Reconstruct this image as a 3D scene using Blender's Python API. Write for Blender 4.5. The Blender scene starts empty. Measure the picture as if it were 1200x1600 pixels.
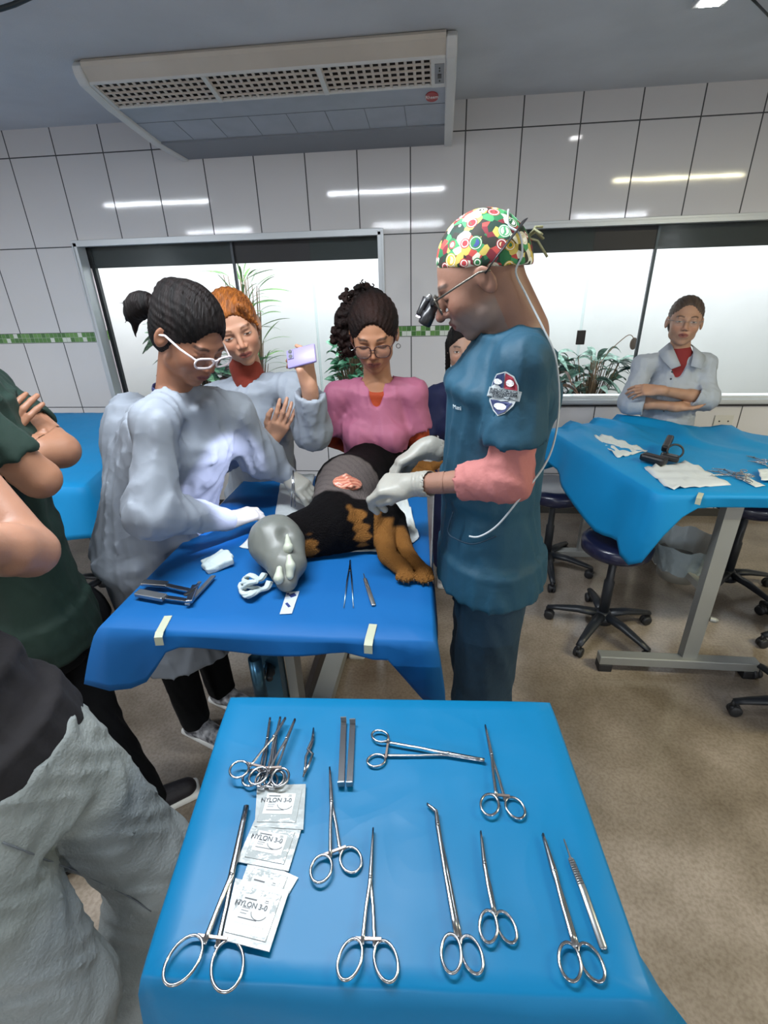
import bpy, bmesh, math, random
import numpy as np
from mathutils import Vector, Matrix
random.seed(7); RNG = np.random.RandomState(5)
S = bpy.context.scene
COL = S.collection

# ---------------------------------------------------------------- camera
F_PX = 778.18
CAM = np.array([2.7157, 0.0, 1.68])
CR = np.array([0.99418268, 0.10389035, -0.02841816])
CU = np.array([-0.01956396, 0.43364267, 0.90087251])
CF = np.array([-0.10591529, 0.89507588, -0.43315254])
cd = bpy.data.cameras.new('camera'); cam = bpy.data.objects.new('camera', cd); COL.objects.link(cam)
cd.sensor_fit = 'VERTICAL'; cd.sensor_height = 24.0; cd.lens = F_PX * 24 / 1600; cd.clip_start = 0.02
cam.matrix_world = Matrix(((CR[0], CU[0], -CF[0], CAM[0]), (CR[1], CU[1], -CF[1], CAM[1]), (CR[2], CU[2], -CF[2], CAM[2]), (0, 0, 0, 1)))
S.camera = cam
def P(px, py, y=None, z=None):
    """point of the room seen at a photo pixel, on the plane y=.. or z=.."""
    d = CF + CR * (px - 600) / F_PX - CU * (py - 800) / F_PX
    t = (y - CAM[1]) / d[1] if y is not None else (z - CAM[2]) / d[2]
    return CAM + d * t

# ---------------------------------------------------------------- world, lights, exposure
S.view_settings.view_transform = 'Standard'; S.view_settings.look = 'None'
S.view_settings.exposure = 1.2; S.view_settings.gamma = 1.0
try: S.view_settings.use_curve_mapping = False
except Exception: pass
W = bpy.data.worlds.new('world'); S.world = W; W.use_nodes = True
W.node_tree.nodes['Background'].inputs[0].default_value = (0.75, 0.83, 1, 1)
W.node_tree.nodes['Background'].inputs[1].default_value = 0.8
def area(name, loc, sx, sy, power, color=(1, 1, 1), rot=(0, 0, 0)):
    l = bpy.data.lights.new(name, 'AREA'); l.shape = 'RECTANGLE'; l.size = sx; l.size_y = sy; l.energy = power; l.color = color
    o = bpy.data.objects.new(name, l); o.location = loc; o.rotation_euler = rot; COL.objects.link(o); return o
TUBES = [(-0.41, 0.95), (2.12, 1.0), (5.0, 0.95), (-1.3, -2.9), (2.1, -3.1), (5.5, -3.0)]
TUBE_W = 21
WELL_W = 46
for i, (x, y) in enumerate(TUBES):
    warm = (1, 0.93, 0.62) if i == 2 else (0.88, 0.94, 1.0)
    area('tube_light', (x, y, 2.435), 1.2, 0.07, TUBE_W if i < 3 else TUBE_W * 2.1, warm)
area('daylight_well', (2.7, 4.05, 2.5), 6.4, 0.7, WELL_W, (1, 0.95, 0.97))
sl = bpy.data.lights.new('loupe_beam', 'SPOT'); sl.energy = 48; sl.spot_size = 0.42; sl.spot_blend = 0.6; sl.color = (0.72, 0.74, 1.0); sl.shadow_soft_size = 0.01
so = bpy.data.objects.new('loupe_beam', sl); COL.objects.link(so)   # headlight worn by the surgeon, aimed further down

# ---------------------------------------------------------------- helpers
def srgb(h, a=1):
    if isinstance(h, str):
        h = h.lstrip('#'); c = [int(h[i:i+2], 16) / 255 for i in (0, 2, 4)]
    else: c = list(h)
    return tuple([(v / 12.92 if v <= 0.04045 else ((v + 0.055) / 1.055) ** 2.4) for v in c]) + (a,)
MATS = {}
def mat(name, col='#888888', rough=0.5, metal=0.0, bump=0.0, bscale=60, vary=0.0, vscale=8, spec=0.5, trans=0, emit=0, sss=0, sheen=0, attr=None, alpha=1, col2=None, stretch=None, coat=0, ior=None):
    if name in MATS: return MATS[name]
    m = bpy.data.materials.new(name); m.use_nodes = True; nt = m.node_tree; b = nt.nodes['Principled BSDF']
    c = srgb(col)
    b.inputs['Base Color'].default_value = c; b.inputs['Roughness'].default_value = rough; b.inputs['Metallic'].default_value = metal
    b.inputs['Specular IOR Level'].default_value = spec
    if trans: b.inputs['Transmission Weight'].default_value = trans
    if ior: b.inputs['IOR'].default_value = ior
    if alpha < 1: b.inputs['Alpha'].default_value = alpha
    if coat: b.inputs['Coat Weight'].default_value = coat
    if emit: b.inputs['Emission Color'].default_value = c; b.inputs['Emission Strength'].default_value = emit
    if sss: b.inputs['Subsurface Weight'].default_value = sss; b.inputs['Subsurface Radius'].default_value = (0.012, 0.005, 0.003); b.inputs['Subsurface Scale'].default_value = 1.0
    if sheen: b.inputs['Sheen Weight'].default_value = sheen
    tc = nt.nodes.new('ShaderNodeTexCoord'); mp = nt.nodes.new('ShaderNodeMapping'); nt.links.new(tc.outputs['Object'], mp.inputs[0])
    if stretch: mp.inputs['Scale'].default_value = stretch
    src = None
    if attr:
        at = nt.nodes.new('ShaderNodeAttribute'); at.attribute_name = attr; src = at.outputs['Color']; nt.links.new(src, b.inputs['Base Color'])
    if vary:
        n = nt.nodes.new('ShaderNodeTexNoise'); n.inputs['Scale'].default_value = vscale; n.inputs['Detail'].default_value = 5
        nt.links.new(mp.outputs[0], n.inputs[0])
        mx = nt.nodes.new('ShaderNodeMix'); mx.data_type = 'RGBA'
        rm = nt.nodes.new('ShaderNodeMapRange'); rm.inputs[1].default_value = 0.35; rm.inputs[2].default_value = 0.65
        nt.links.new(n.outputs[0], rm.inputs[0]); nt.links.new(rm.outputs[0], mx.inputs[0])
        if src is not None:
            mx.blend_type = 'MULTIPLY'; nt.links.new(src, mx.inputs[6]); k = 1 - vary; mx.inputs[7].default_value = (k, k, k, 1)
        else:
            mx.inputs[6].default_value = c
            mx.inputs[7].default_value = srgb(col2) if col2 else tuple(v * (1 - vary) for v in c[:3]) + (1,)
        nt.links.new(mx.outputs[2], b.inputs['Base Color'])
    if bump:
        n2 = nt.nodes.new('ShaderNodeTexNoise'); n2.inputs['Scale'].default_value = bscale; n2.inputs['Detail'].default_value = 4
        nt.links.new(mp.outputs[0], n2.inputs[0])
        bp = nt.nodes.new('ShaderNodeBump'); bp.inputs['Strength'].default_value = bump; bp.inputs['Distance'].default_value = 0.01
        nt.links.new(n2.outputs[0], bp.inputs['Height']); nt.links.new(bp.outputs[0], b.inputs['Normal'])
    MATS[name] = m; return m
def tag(o, label=None, cat=None, group=None, kind=None):
    if label: o['label'] = label
    if cat: o['category'] = cat
    if group: o['group'] = group
    if kind: o['kind'] = kind
    return o
def empty(name, loc=(0, 0, 0), rz=0, label=None, cat=None, group=None):
    o = bpy.data.objects.new(name, None); o.empty_display_size = 0.05; COL.objects.link(o)
    o.location = loc; o.rotation_euler = (0, 0, rz); return tag(o, label, cat, group)
def link_mesh(name, me, m, parent=None, smooth=True):
    o = bpy.data.objects.new(name, me); COL.objects.link(o)
    if m is not None:
        for x in (m if isinstance(m, (list, tuple)) else [m]): me.materials.append(x)
    if smooth: me.polygons.foreach_set('use_smooth', [True] * len(me.polygons))
    if parent is not None:
        o.parent = parent
        pm = Matrix.Translation(parent.location) @ parent.rotation_euler.to_matrix().to_4x4()
        o.matrix_parent_inverse = Matrix()
        o['_abs'] = 0; del o['_abs']
    return o
class MB:
    """collects shapes into one bmesh; coordinates are local to the parent"""
    def __init__(s): s.bm = bmesh.new(); s.mi = 0
    def _f(s, vs):
        try: f = s.bm.faces.new(vs); f.material_index = s.mi; return f
        except ValueError: return None
    def box(s, c, d, R=None, bev=0):
        c = Vector(c); R = Matrix(R) if R is not None else Matrix.Identity(3)
        hx, hy, hz = d[0] / 2, d[1] / 2, d[2] / 2
        vs = [s.bm.verts.new(c + R @ Vector((x * hx, y * hy, z * hz))) for x in (-1, 1) for y in (-1, 1) for z in (-1, 1)]
        fs = [s._f([vs[i] for i in q]) for q in ((0, 1, 3, 2), (4, 6, 7, 5), (0, 4, 5, 1), (2, 3, 7, 6), (0, 2, 6, 4), (1, 5, 7, 3))]
        if bev:
            es = set(e for f in fs if f for e in f.edges)
            bmesh.ops.bevel(s.bm, geom=list(es), offset=bev, segments=2, affect='EDGES', profile=0.5)
        return s
    def bar(s, a, b, w, h, up=(0, 0, 1), bev=0):
        a, b = Vector(a), Vector(b); y = (b - a); L = y.length; y.normalize()
        x = y.cross(Vector(up)); 
        if x.length < 1e-5: x = y.cross(Vector((1, 0, 0)))
        x.normalize(); z = x.cross(y)
        return s.box((a + b) / 2, (w, L, h), Matrix((x, y, z)).transposed(), bev)
    def tube(s, pts, r, n=12, caps=True, flat=1.0, up=(0, 0, 1), closed=False):
        pts = [Vector(p) for p in pts]; N = len(pts)
        rs = r if isinstance(r, (list, tuple)) else [r] * N
        rings = []; px = None
        for i, p in enumerate(pts):
            if closed: t = pts[(i + 1) % N] - pts[i - 1]
            else: t = pts[min(i + 1, N - 1)] - pts[max(i - 1, 0)]
            t.normalize()
            if flat != 1.0 or px is None:
                x = t.cross(Vector(up))
                if x.length < 1e-3: x = t.cross(Vector((1, 0.3, 0)))
            else: x = px - t * px.dot(t)
            x.normalize(); px = x; y = t.cross(x)
            rings.append([s.bm.verts.new(p + (x * math.cos(a) + y * math.sin(a) * flat) * rs[i]) for a in [2 * math.pi * k / n for k in range(n)]])
        M = N if closed else N - 1
        for i in range(M):
            A, B = rings[i], rings[(i + 1) % N]
            for k in range(n): s._f([A[k], A[(k + 1) % n], B[(k + 1) % n], B[k]])
        if caps and not closed: s._f(rings[0][::-1]); s._f(rings[-1])
        return s
    def lathe(s, prof, c=(0, 0, 0), n=32, axis=None):
        c = Vector(c); R = Matrix.Identity(3)
        if axis is not None: R = Vector((0, 0, 1)).rotation_difference(Vector(axis)).to_matrix()
        rings = []
        for r, z in prof:
            rings.append([s.bm.verts.new(c + R @ Vector((r * math.cos(a), r * math.sin(a), z))) for a in [2 * math.pi * k / n for k in range(n)]])
        for i in range(len(prof) - 1):
            for k in range(n): s._f([rings[i][k], rings[i][(k + 1) % n], rings[i + 1][(k + 1) % n], rings[i + 1][k]])
        if prof[0][0] > 1e-6: s._f(rings[0][::-1])
        if prof[-1][0] > 1e-6: s._f(rings[-1])
        return s
    def prism(s, poly, c, R, t, holes=False):
        """poly 2d in R's x,y plane, thickness t along R's z, starting at c"""
        c = Vector(c); R = Matrix(R)
        A = [s.bm.verts.new(c + R @ Vector((x, y, 0))) for x, y in poly]; B = [s.bm.verts.new(c + R @ Vector((x, y, t))) for x, y in poly]
        s._f(A[::-1]); s._f(B); n = len(poly)
        for i in range(n): s._f([A[i], A[(i + 1) % n], B[(i + 1) % n], B[i]])
        return s
    def grid(s, pts):
        V = [[s.bm.verts.new(Vector(p)) for p in row] for row in pts]
        for i in range(len(V) - 1):
            for j in range(len(V[0]) - 1): s._f([V[i][j], V[i][j + 1], V[i + 1][j + 1], V[i + 1][j]])
        return s
    def ball(s, c, r, R=None, seg=16):
        r = (r, r, r) if isinstance(r, (int, float)) else r
        R4 = (Matrix(R) if R is not None else Matrix.Identity(3)).to_4x4()
        M = Matrix.Translation(Vector(c)) @ R4 @ Matrix.Diagonal((r[0], r[1], r[2], 1))
        q = bmesh.ops.create_uvsphere(s.bm, u_segments=seg, v_segments=max(6, seg * 2 // 3), radius=1, matrix=M)
        for v in q['verts']:
            for f in v.link_faces: f.material_index = s.mi
        return s
    def build(s, name, m, parent=None, smooth=False, solid=0, bevel=0, weld=True):
        if weld: bmesh.ops.remove_doubles(s.bm, verts=s.bm.verts, dist=1e-6)
        bmesh.ops.recalc_face_normals(s.bm, faces=s.bm.faces)
        me = bpy.data.meshes.new(name); s.bm.to_mesh(me); s.bm.free()
        o = link_mesh(name, me, m, parent, smooth)
        if solid: q = o.modifiers.new('s', 'SOLIDIFY'); q.thickness = solid; q.offset = -1
        if bevel: q = o.modifiers.new('b', 'BEVEL'); q.width = bevel; q.segments = 2; q.limit_method = 'ANGLE'
        return o
def frame(fwd, up=(0, 0, 1)):
    y = np.array(fwd, float); y /= np.linalg.norm(y); x = np.cross(y, np.array(up, float)); x /= np.linalg.norm(x); z = np.cross(x, y)
    return np.stack([x, y, z], 1)
def text_obj(txt, size, loc, R, m, parent, name='lettering', ext=0.0004, align='CENTER', bold=0.0):
    c = bpy.data.curves.new('t', 'FONT'); c.body = txt; c.size = size; c.extrude = ext; c.align_x = align; c.align_y = 'CENTER'; c.offset = bold; c.resolution_u = 3
    t = bpy.data.objects.new('t', c); COL.objects.link(t)
    dg = bpy.context.evaluated_depsgraph_get(); me = bpy.data.meshes.new_from_object(t.evaluated_get(dg))
    bpy.data.objects.remove(t); bpy.data.curves.remove(c)
    M = Matrix(R).to_4x4(); M.translation = Vector(loc); me.transform(M)
    me.materials.clear()
    return link_mesh(name, me, m, parent, False)
def copy_tree(o, parent=None):
    c = o.copy(); COL.objects.link(c)
    if parent is not None: c.parent = parent
    for ch in [x for x in bpy.data.objects if x.parent == o]: copy_tree(ch, c)
    return c
def wob(p, s=1.0, seed=0.0):
    x, y, z = p
    return (math.sin(3.1 * x * s + 1.7 * y * s + seed) + math.sin(2.3 * y * s - 3.7 * z * s + 1.3 + seed * 2) + math.sin(5.1 * (x + z) * s + 2.1 * seed)) / 3

# ---------------------------------------------------------------- materials of the room
def tile_material():
    m = bpy.data.materials.new('wall_tiles'); m.use_nodes = True; nt = m.node_tree; b = nt.nodes['Principled BSDF']; L = nt.links.new
    def M(op, a=None, b_=None, c=None):
        n = nt.nodes.new('ShaderNodeMath'); n.operation = op
        for i, v in enumerate((a, b_, c)):
            if v is None: continue
            if isinstance(v, (int, float)): n.inputs[i].default_value = v
            else: L(v, n.inputs[i])
        return n.outputs[0]
    g = nt.nodes.new('ShaderNodeNewGeometry'); sp = nt.nodes.new('ShaderNodeSeparateXYZ'); L(g.outputs['Position'], sp.inputs[0])
    sn = nt.nodes.new('ShaderNodeSeparateXYZ'); L(g.outputs['Normal'], sn.inputs[0])
    # along-wall coordinate: x on walls that face y, y on those that face x
    ax = M('GREATER_THAN', M('ABSOLUTE', sn.outputs[0]), 0.5)
    u = M('ADD', M('MULTIPLY', sp.outputs[0], M('SUBTRACT', 1, ax)), M('MULTIPLY', M('ADD', sp.outputs[1], 0.01), ax))
    z = sp.outputs[2]
    fx = M('SUBTRACT', M('FRACT', M('ADD', M('DIVIDE', u, 0.315), 0.5)), 0.5)
    gv = M('LESS_THAN', M('ABSOLUTE', fx), 0.0115)
    gh = None
    for zz in (0.316, 0.8164, 1.29, 1.353, 1.8927, 2.3932):
        q = M('LESS_THAN', M('ABSOLUTE', M('SUBTRACT', z, zz)), 0.0032)
        gh = q if gh is None else M('MAXIMUM', gh, q)
    strip = M('MULTIPLY', M('GREATER_THAN', z, 1.29), M('LESS_THAN', z, 1.353))
    grout = M('MAXIMUM', gv, gh)
    # mosaic strip of small squares
    cx = M('DIVIDE', u, 0.0315); cz = M('DIVIDE', M('SUBTRACT', z, 1.29), 0.0315)
    cb = nt.nodes.new('ShaderNodeCombineXYZ'); L(M('FLOOR', cx), cb.inputs[0]); L(M('FLOOR', cz), cb.inputs[1])
    wn = nt.nodes.new('ShaderNodeTexWhiteNoise'); wn.noise_dimensions = '2D'; L(cb.outputs[0], wn.inputs[0])
    rp = nt.nodes.new('ShaderNodeValToRGB'); L(wn.outputs[0], rp.inputs[0]); cr = rp.color_ramp; cr.interpolation = 'CONSTANT'
    cr.elements[0].color = srgb('#4f7a45'); cr.elements[1].position = 0.3; cr.elements[1].color = srgb('#5c8a4c')
    e = cr.elements.new(0.55); e.color = srgb('#6d9a58'); e = cr.elements.new(0.76); e.color = srgb('#d9dfd6')
    mg = M('MAXIMUM', M('LESS_THAN', M('FRACT', cx), 0.08), M('LESS_THAN', M('FRACT', cz), 0.08))
    ms = nt.nodes.new('ShaderNodeMix'); ms.data_type = 'RGBA'; L(mg, ms.inputs[0]); L(rp.outputs[0], ms.inputs[6]); ms.inputs[7].default_value = srgb('#9fae98')
    # tiles
    no = nt.nodes.new('ShaderNodeTexNoise'); no.inputs['Scale'].default_value = 1.3; L(g.outputs['Position'], no.inputs[0])
    ct = nt.nodes.new('ShaderNodeMix'); ct.data_type = 'RGBA'; L(no.outputs[0], ct.inputs[0]); ct.inputs[6].default_value = srgb('#d4d3d5'); ct.inputs[7].default_value = srgb('#dedcdd')
    c1 = nt.nodes.new('ShaderNodeMix'); c1.data_type = 'RGBA'; L(grout, c1.inputs[0]); L(ct.outputs[2], c1.inputs[6]); c1.inputs[7].default_value = srgb('#45474a')
    c2 = nt.nodes.new('ShaderNodeMix'); c2.data_type = 'RGBA'; L(strip, c2.inputs[0]); L(c1.outputs[2], c2.inputs[6]); L(ms.outputs[2], c2.inputs[7])
    L(c2.outputs[2], b.inputs['Base Color'])
    L(M('ADD', M('MULTIPLY', grout, 0.6), 0.06), b.inputs['Roughness'])
    n2 = nt.nodes.new('ShaderNodeTexNoise'); n2.inputs['Scale'].default_value = 9; L(g.outputs['Position'], n2.inputs[0])
    h = M('SUBTRACT', M('MULTIPLY', n2.outputs[0], 0.12), M('MULTIPLY', M('MAXIMUM', gv, gh), 0.6))
    bp = nt.nodes.new('ShaderNodeBump'); bp.inputs['Strength'].default_value = 0.35; bp.inputs['Distance'].default_value = 0.004; L(h, bp.inputs['Height']); L(bp.outputs[0], b.inputs['Normal'])
    return m
M_TILE = tile_material()
def floor_material():
    m = bpy.data.materials.new('floor_granilite'); m.use_nodes = True; nt = m.node_tree; b = nt.nodes['Principled BSDF']; L = nt.links.new
    g = nt.nodes.new('ShaderNodeNewGeometry')
    def N(s, d=6):
        n = nt.nodes.new('ShaderNodeTexNoise'); n.inputs['Scale'].default_value = s; n.inputs['Detail'].default_value = d; L(g.outputs['Position'], n.inputs[0]); return n.outputs[0]
    r = nt.nodes.new('ShaderNodeValToRGB'); L(N(3.4, 9), r.inputs[0]); r.color_ramp.elements[0].position = 0.3; r.color_ramp.elements[0].color = srgb('#73685a'); r.color_ramp.elements[1].position = 0.7; r.color_ramp.elements[1].color = srgb('#a2968a')
    r2 = nt.nodes.new('ShaderNodeValToRGB'); L(N(90, 3), r2.inputs[0]); r2.color_ramp.elements[0].position = 0.35; r2.color_ramp.elements[0].color = (.55, .5, .45, 1); r2.color_ramp.elements[1].position = 0.6; r2.color_ramp.elements[1].color = (1, 1, 1, 1)
    mx = nt.nodes.new('ShaderNodeMix'); mx.data_type = 'RGBA'; mx.blend_type = 'MULTIPLY'; mx.inputs[0].default_value = 0.45; L(r.outputs[0], mx.inputs[6]); L(r2.outputs[0], mx.inputs[7]); L(mx.outputs[2], b.inputs['Base Color'])
    rr = nt.nodes.new('ShaderNodeMapRange'); rr.inputs[3].default_value = 0.10; rr.inputs[4].default_value = 0.30; L(N(3.5), rr.inputs[0]); L(rr.outputs[0], b.inputs['Roughness'])
    return m
M_FLOOR = floor_material()
M_CEIL = mat('ceiling_paint', '#d3d8e0', 0.85, bump=0.15, bscale=160, vary=0.12, vscale=2.5)
M_WHITE = mat('white_plaster', '#e9e7e6', 0.8, vary=0.05, vscale=3)
M_ALU = mat('white_aluminium', '#cdd2d6', 0.35, metal=0.3)
M_BLACK = mat('black_band', '#1b1a1e', 0.45)
M_DARK = mat('dark_rubber', '#1d1e22', 0.5)
M_STEEL = mat('stainless_steel', '#a4a6a9', 0.2, metal=1.0, bump=0.02, bscale=300)
M_STEELD = mat('brushed_steel', '#a5a8aa', 0.32, metal=0.9, vary=0.15, vscale=20)
M_PAINT = mat('silver_paint', '#9a9c99', 0.42, metal=0.45)

# ---------------------------------------------------------------- room shell
YB = 3.5215; ZC = 2.5356; WT = 0.16
X0, X1, Y0 = -2.6, 6.6, -5.2
def struct(o): o['kind'] = 'structure'; return o
struct(MB().box(((X0 + X1) / 2, (Y0 + YB) / 2, -0.05), (X1 - X0 + .4, YB - Y0 + 0.3, 0.1)).build('floor', M_FLOOR))
struct(MB().box(((X0 + X1) / 2, (Y0 + YB + .1) / 2, ZC + 0.05), (X1 - X0 + .4, YB - Y0 + 0.3, 0.1)).build('ceiling', M_CEIL))
W1 = (0.283, 2.335, 0.835, 1.913); W2 = (3.02, 6.3, 0.835, 1.913)
wb = MB()
def wseg(x0, x1, z0, z1): wb.box(((x0 + x1) / 2, YB + WT / 2, (z0 + z1) / 2), (x1 - x0, WT, z1 - z0))
wseg(X0, X1, 0, W1[2]); wseg(X0, X1, W1[3], ZC); wseg(X0, W1[0], W1[2], W1[3]); wseg(W1[1], W2[0], W1[2], W1[3]); wseg(W2[1], X1, W1[2], W1[3])
struct(wb.build('wall_back', M_TILE))
M_PLAIN = mat('painted_wall', '#c9c6bf', 0.6)
struct(MB().box((X0 - .05, (Y0 + YB) / 2, ZC / 2), (.1, YB - Y0, ZC)).build('wall_left', M_TILE))
struct(MB().box((X1 + .05, (Y0 + YB) / 2, ZC / 2), (.1, YB - Y0, ZC)).build('wall_right', M_TILE))
struct(MB().box(((X0 + X1) / 2, Y0 - .05, ZC / 2), (X1 - X0, .1, ZC)).build('wall_front', M_PLAIN))
struct(MB().box(((X0 + X1) / 2, YB - .006, 0.03), (X1 - X0, .012, 0.06)).build('baseboard_back', mat('dark_skirting', '#3b3936', 0.5)))
# courtyard light well behind the windows
YW = 4.5
struct(MB().box((3.1, YW + .05, 1.3), (7.2, .1, 2.6)).build('wall_courtyard', M_WHITE))
struct(MB().box((-.35, (YW + YB + WT) / 2, 1.3), (.1, YW - YB - WT, 2.6)).build('wall_courtyard_left', M_WHITE))
struct(MB().box((6.55, (YW + YB + WT) / 2, 1.3), (.1, YW - YB - WT, 2.6)).build('wall_courtyard_right', M_WHITE))
struct(MB().box((3.1, (YW + YB + WT) / 2, 0.60), (6.8, YW - YB - WT, 0.1)).build('floor_courtyard', mat('soil', '#4a4138', 0.95, bump=0.6, bscale=40, vary=.3)))
M_GLASS = bpy.data.materials.new('window_glass'); M_GLASS.use_nodes = True
nt = M_GLASS.node_tree; nt.nodes.clear(); out = nt.nodes.new('ShaderNodeOutputMaterial'); tr = nt.nodes.new('ShaderNodeBsdfTransparent'); tr.inputs[0].default_value = (0.92, 0.97, 0.97, 1)
gl = nt.nodes.new('ShaderNodeBsdfGlossy'); gl.inputs['Roughness'].default_value = 0.02; fr = nt.nodes.new('ShaderNodeFresnel'); fr.inputs[0].default_value = 1.3; ms_ = nt.nodes.new('ShaderNodeMixShader')
nt.links.new(fr.outputs[0], ms_.inputs[0]); nt.links.new(tr.outputs[0], ms_.inputs[1]); nt.links.new(gl.outputs[0], ms_.inputs[2]); nt.links.new(ms_.outputs[0], out.inputs[0])
def window(n, x0, x1, z0, z1, edges, dark_edges):
    r = empty('window_%d' % n, ((x0 + x1) / 2, YB, z0)); struct(r); ox, oz = (x0 + x1) / 2, z0
    f = MB()
    t = 0.022
    for (a, b, c, d) in ((x0, x1, z1 - t, z1), (x0, x1, z0, z0 + t), (x0, x0 + t, z0, z1), (x1 - t, x1, z0, z1)):
        f.box(((a + b) / 2 - ox, 0.03, (c + d) / 2 - oz), (b - a, 0.09, d - c))
    # projecting lip round the opening
    l = 0.016
    for (a, b, c, d) in ((x0 - l, x1 + l, z1, z1 + l), (x0 - l, x1 + l, z0 - l * .6, z0), (x0 - l, x0, z0, z1), (x1, x1 + l, z0, z1)):
        f.box(((a + b) / 2 - ox, -0.004, (c + d) / 2 - oz), (b - a, 0.012, d - c))
    f.build('window_frame', M_ALU, r, bevel=0.002)
    MB().box((0, 0.105, (z0 + 0.012) - oz), (x1 - x0, 0.11, 0.03)).build('window_sill', mat('sill_stone', '#d8dadb', 0.3), r)
    MB().box((0, -0.008, z0 - 0.014 - oz), (x1 - x0 + .03, 0.018, 0.012)).build('sill_edge', M_BLACK, r)
    MB().box((0, 0.125, z1 - 0.075 - oz), (x1 - x0, 0.06, 0.15)).build('blind_box', M_BLACK, r)
    MB().box((x0 + 0.035 - ox, 0.105, (z0 + z1) / 2 - oz), (0.022, 0.03, z1 - z0 - .04)).build('side_channel', M_BLACK, r)
    prev = x0 + .03; k = 0
    for e in list(edges) + [x1 - .02]:
        yo = 0.088 + 0.014 * (k % 2)
        MB().box(((prev + e) / 2 - ox, yo, (z0 + z1) / 2 - oz), (e - prev + 0.012, 0.006, z1 - z0 - 0.05)).build('glass_pane', M_GLASS, r)
        if k < len(edges) and edges[k] in dark_edges:
            MB().box((e - ox, yo, (z0 + z1) / 2 - oz), (0.016, 0.022, z1 - z0 - 0.05)).build('pane_stile', mat('dark_stile', '#4b4f55', 0.4, metal=.4), r)
        prev = e; k += 1
    return r
w1 = window(1, *W1, edges=[1.33, 1.86], dark_edges=[1.33])
w2 = window(2, *W2, edges=[3.64, 4.02], dark_edges=[4.02])
MB().box((3.64 - (W2[0] + W2[1]) / 2, 0.07, 0.42), (0.055, 0.012, 0.09)).build('pane_latch', mat('latch', '#2c2626', 0.35), w2, bevel=0.003)

# fluorescent fixtures on the ceiling (their lamps are the tube lights above)
for i, (x, y) in enumerate(TUBES):
    r = empty('ceiling_light', (x, y, ZC)); tag(r, ['white twin-tube ceiling fixture over the left of the room', 'white twin-tube ceiling fixture right above the operating table', 'warm-toned ceiling fixture over the right-hand table', 'rear left ceiling fixture behind the photographer', 'rear middle ceiling fixture behind the photographer', 'rear right ceiling fixture behind the photographer'][i], 'ceiling light', 'fluorescent ceiling fixtures')
    MB().box((0, 0, -0.03), (1.24, .14, .06), bev=.008).build('housing', mat('fixture_white', '#e6e6e2', .5), r)
    MB().tube([(-.6, .035, -.075), (.6, .035, -.075)], .013).build('tube', mat('tube_glass', '#f2f5ff', .3), r, smooth=True)

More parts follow.
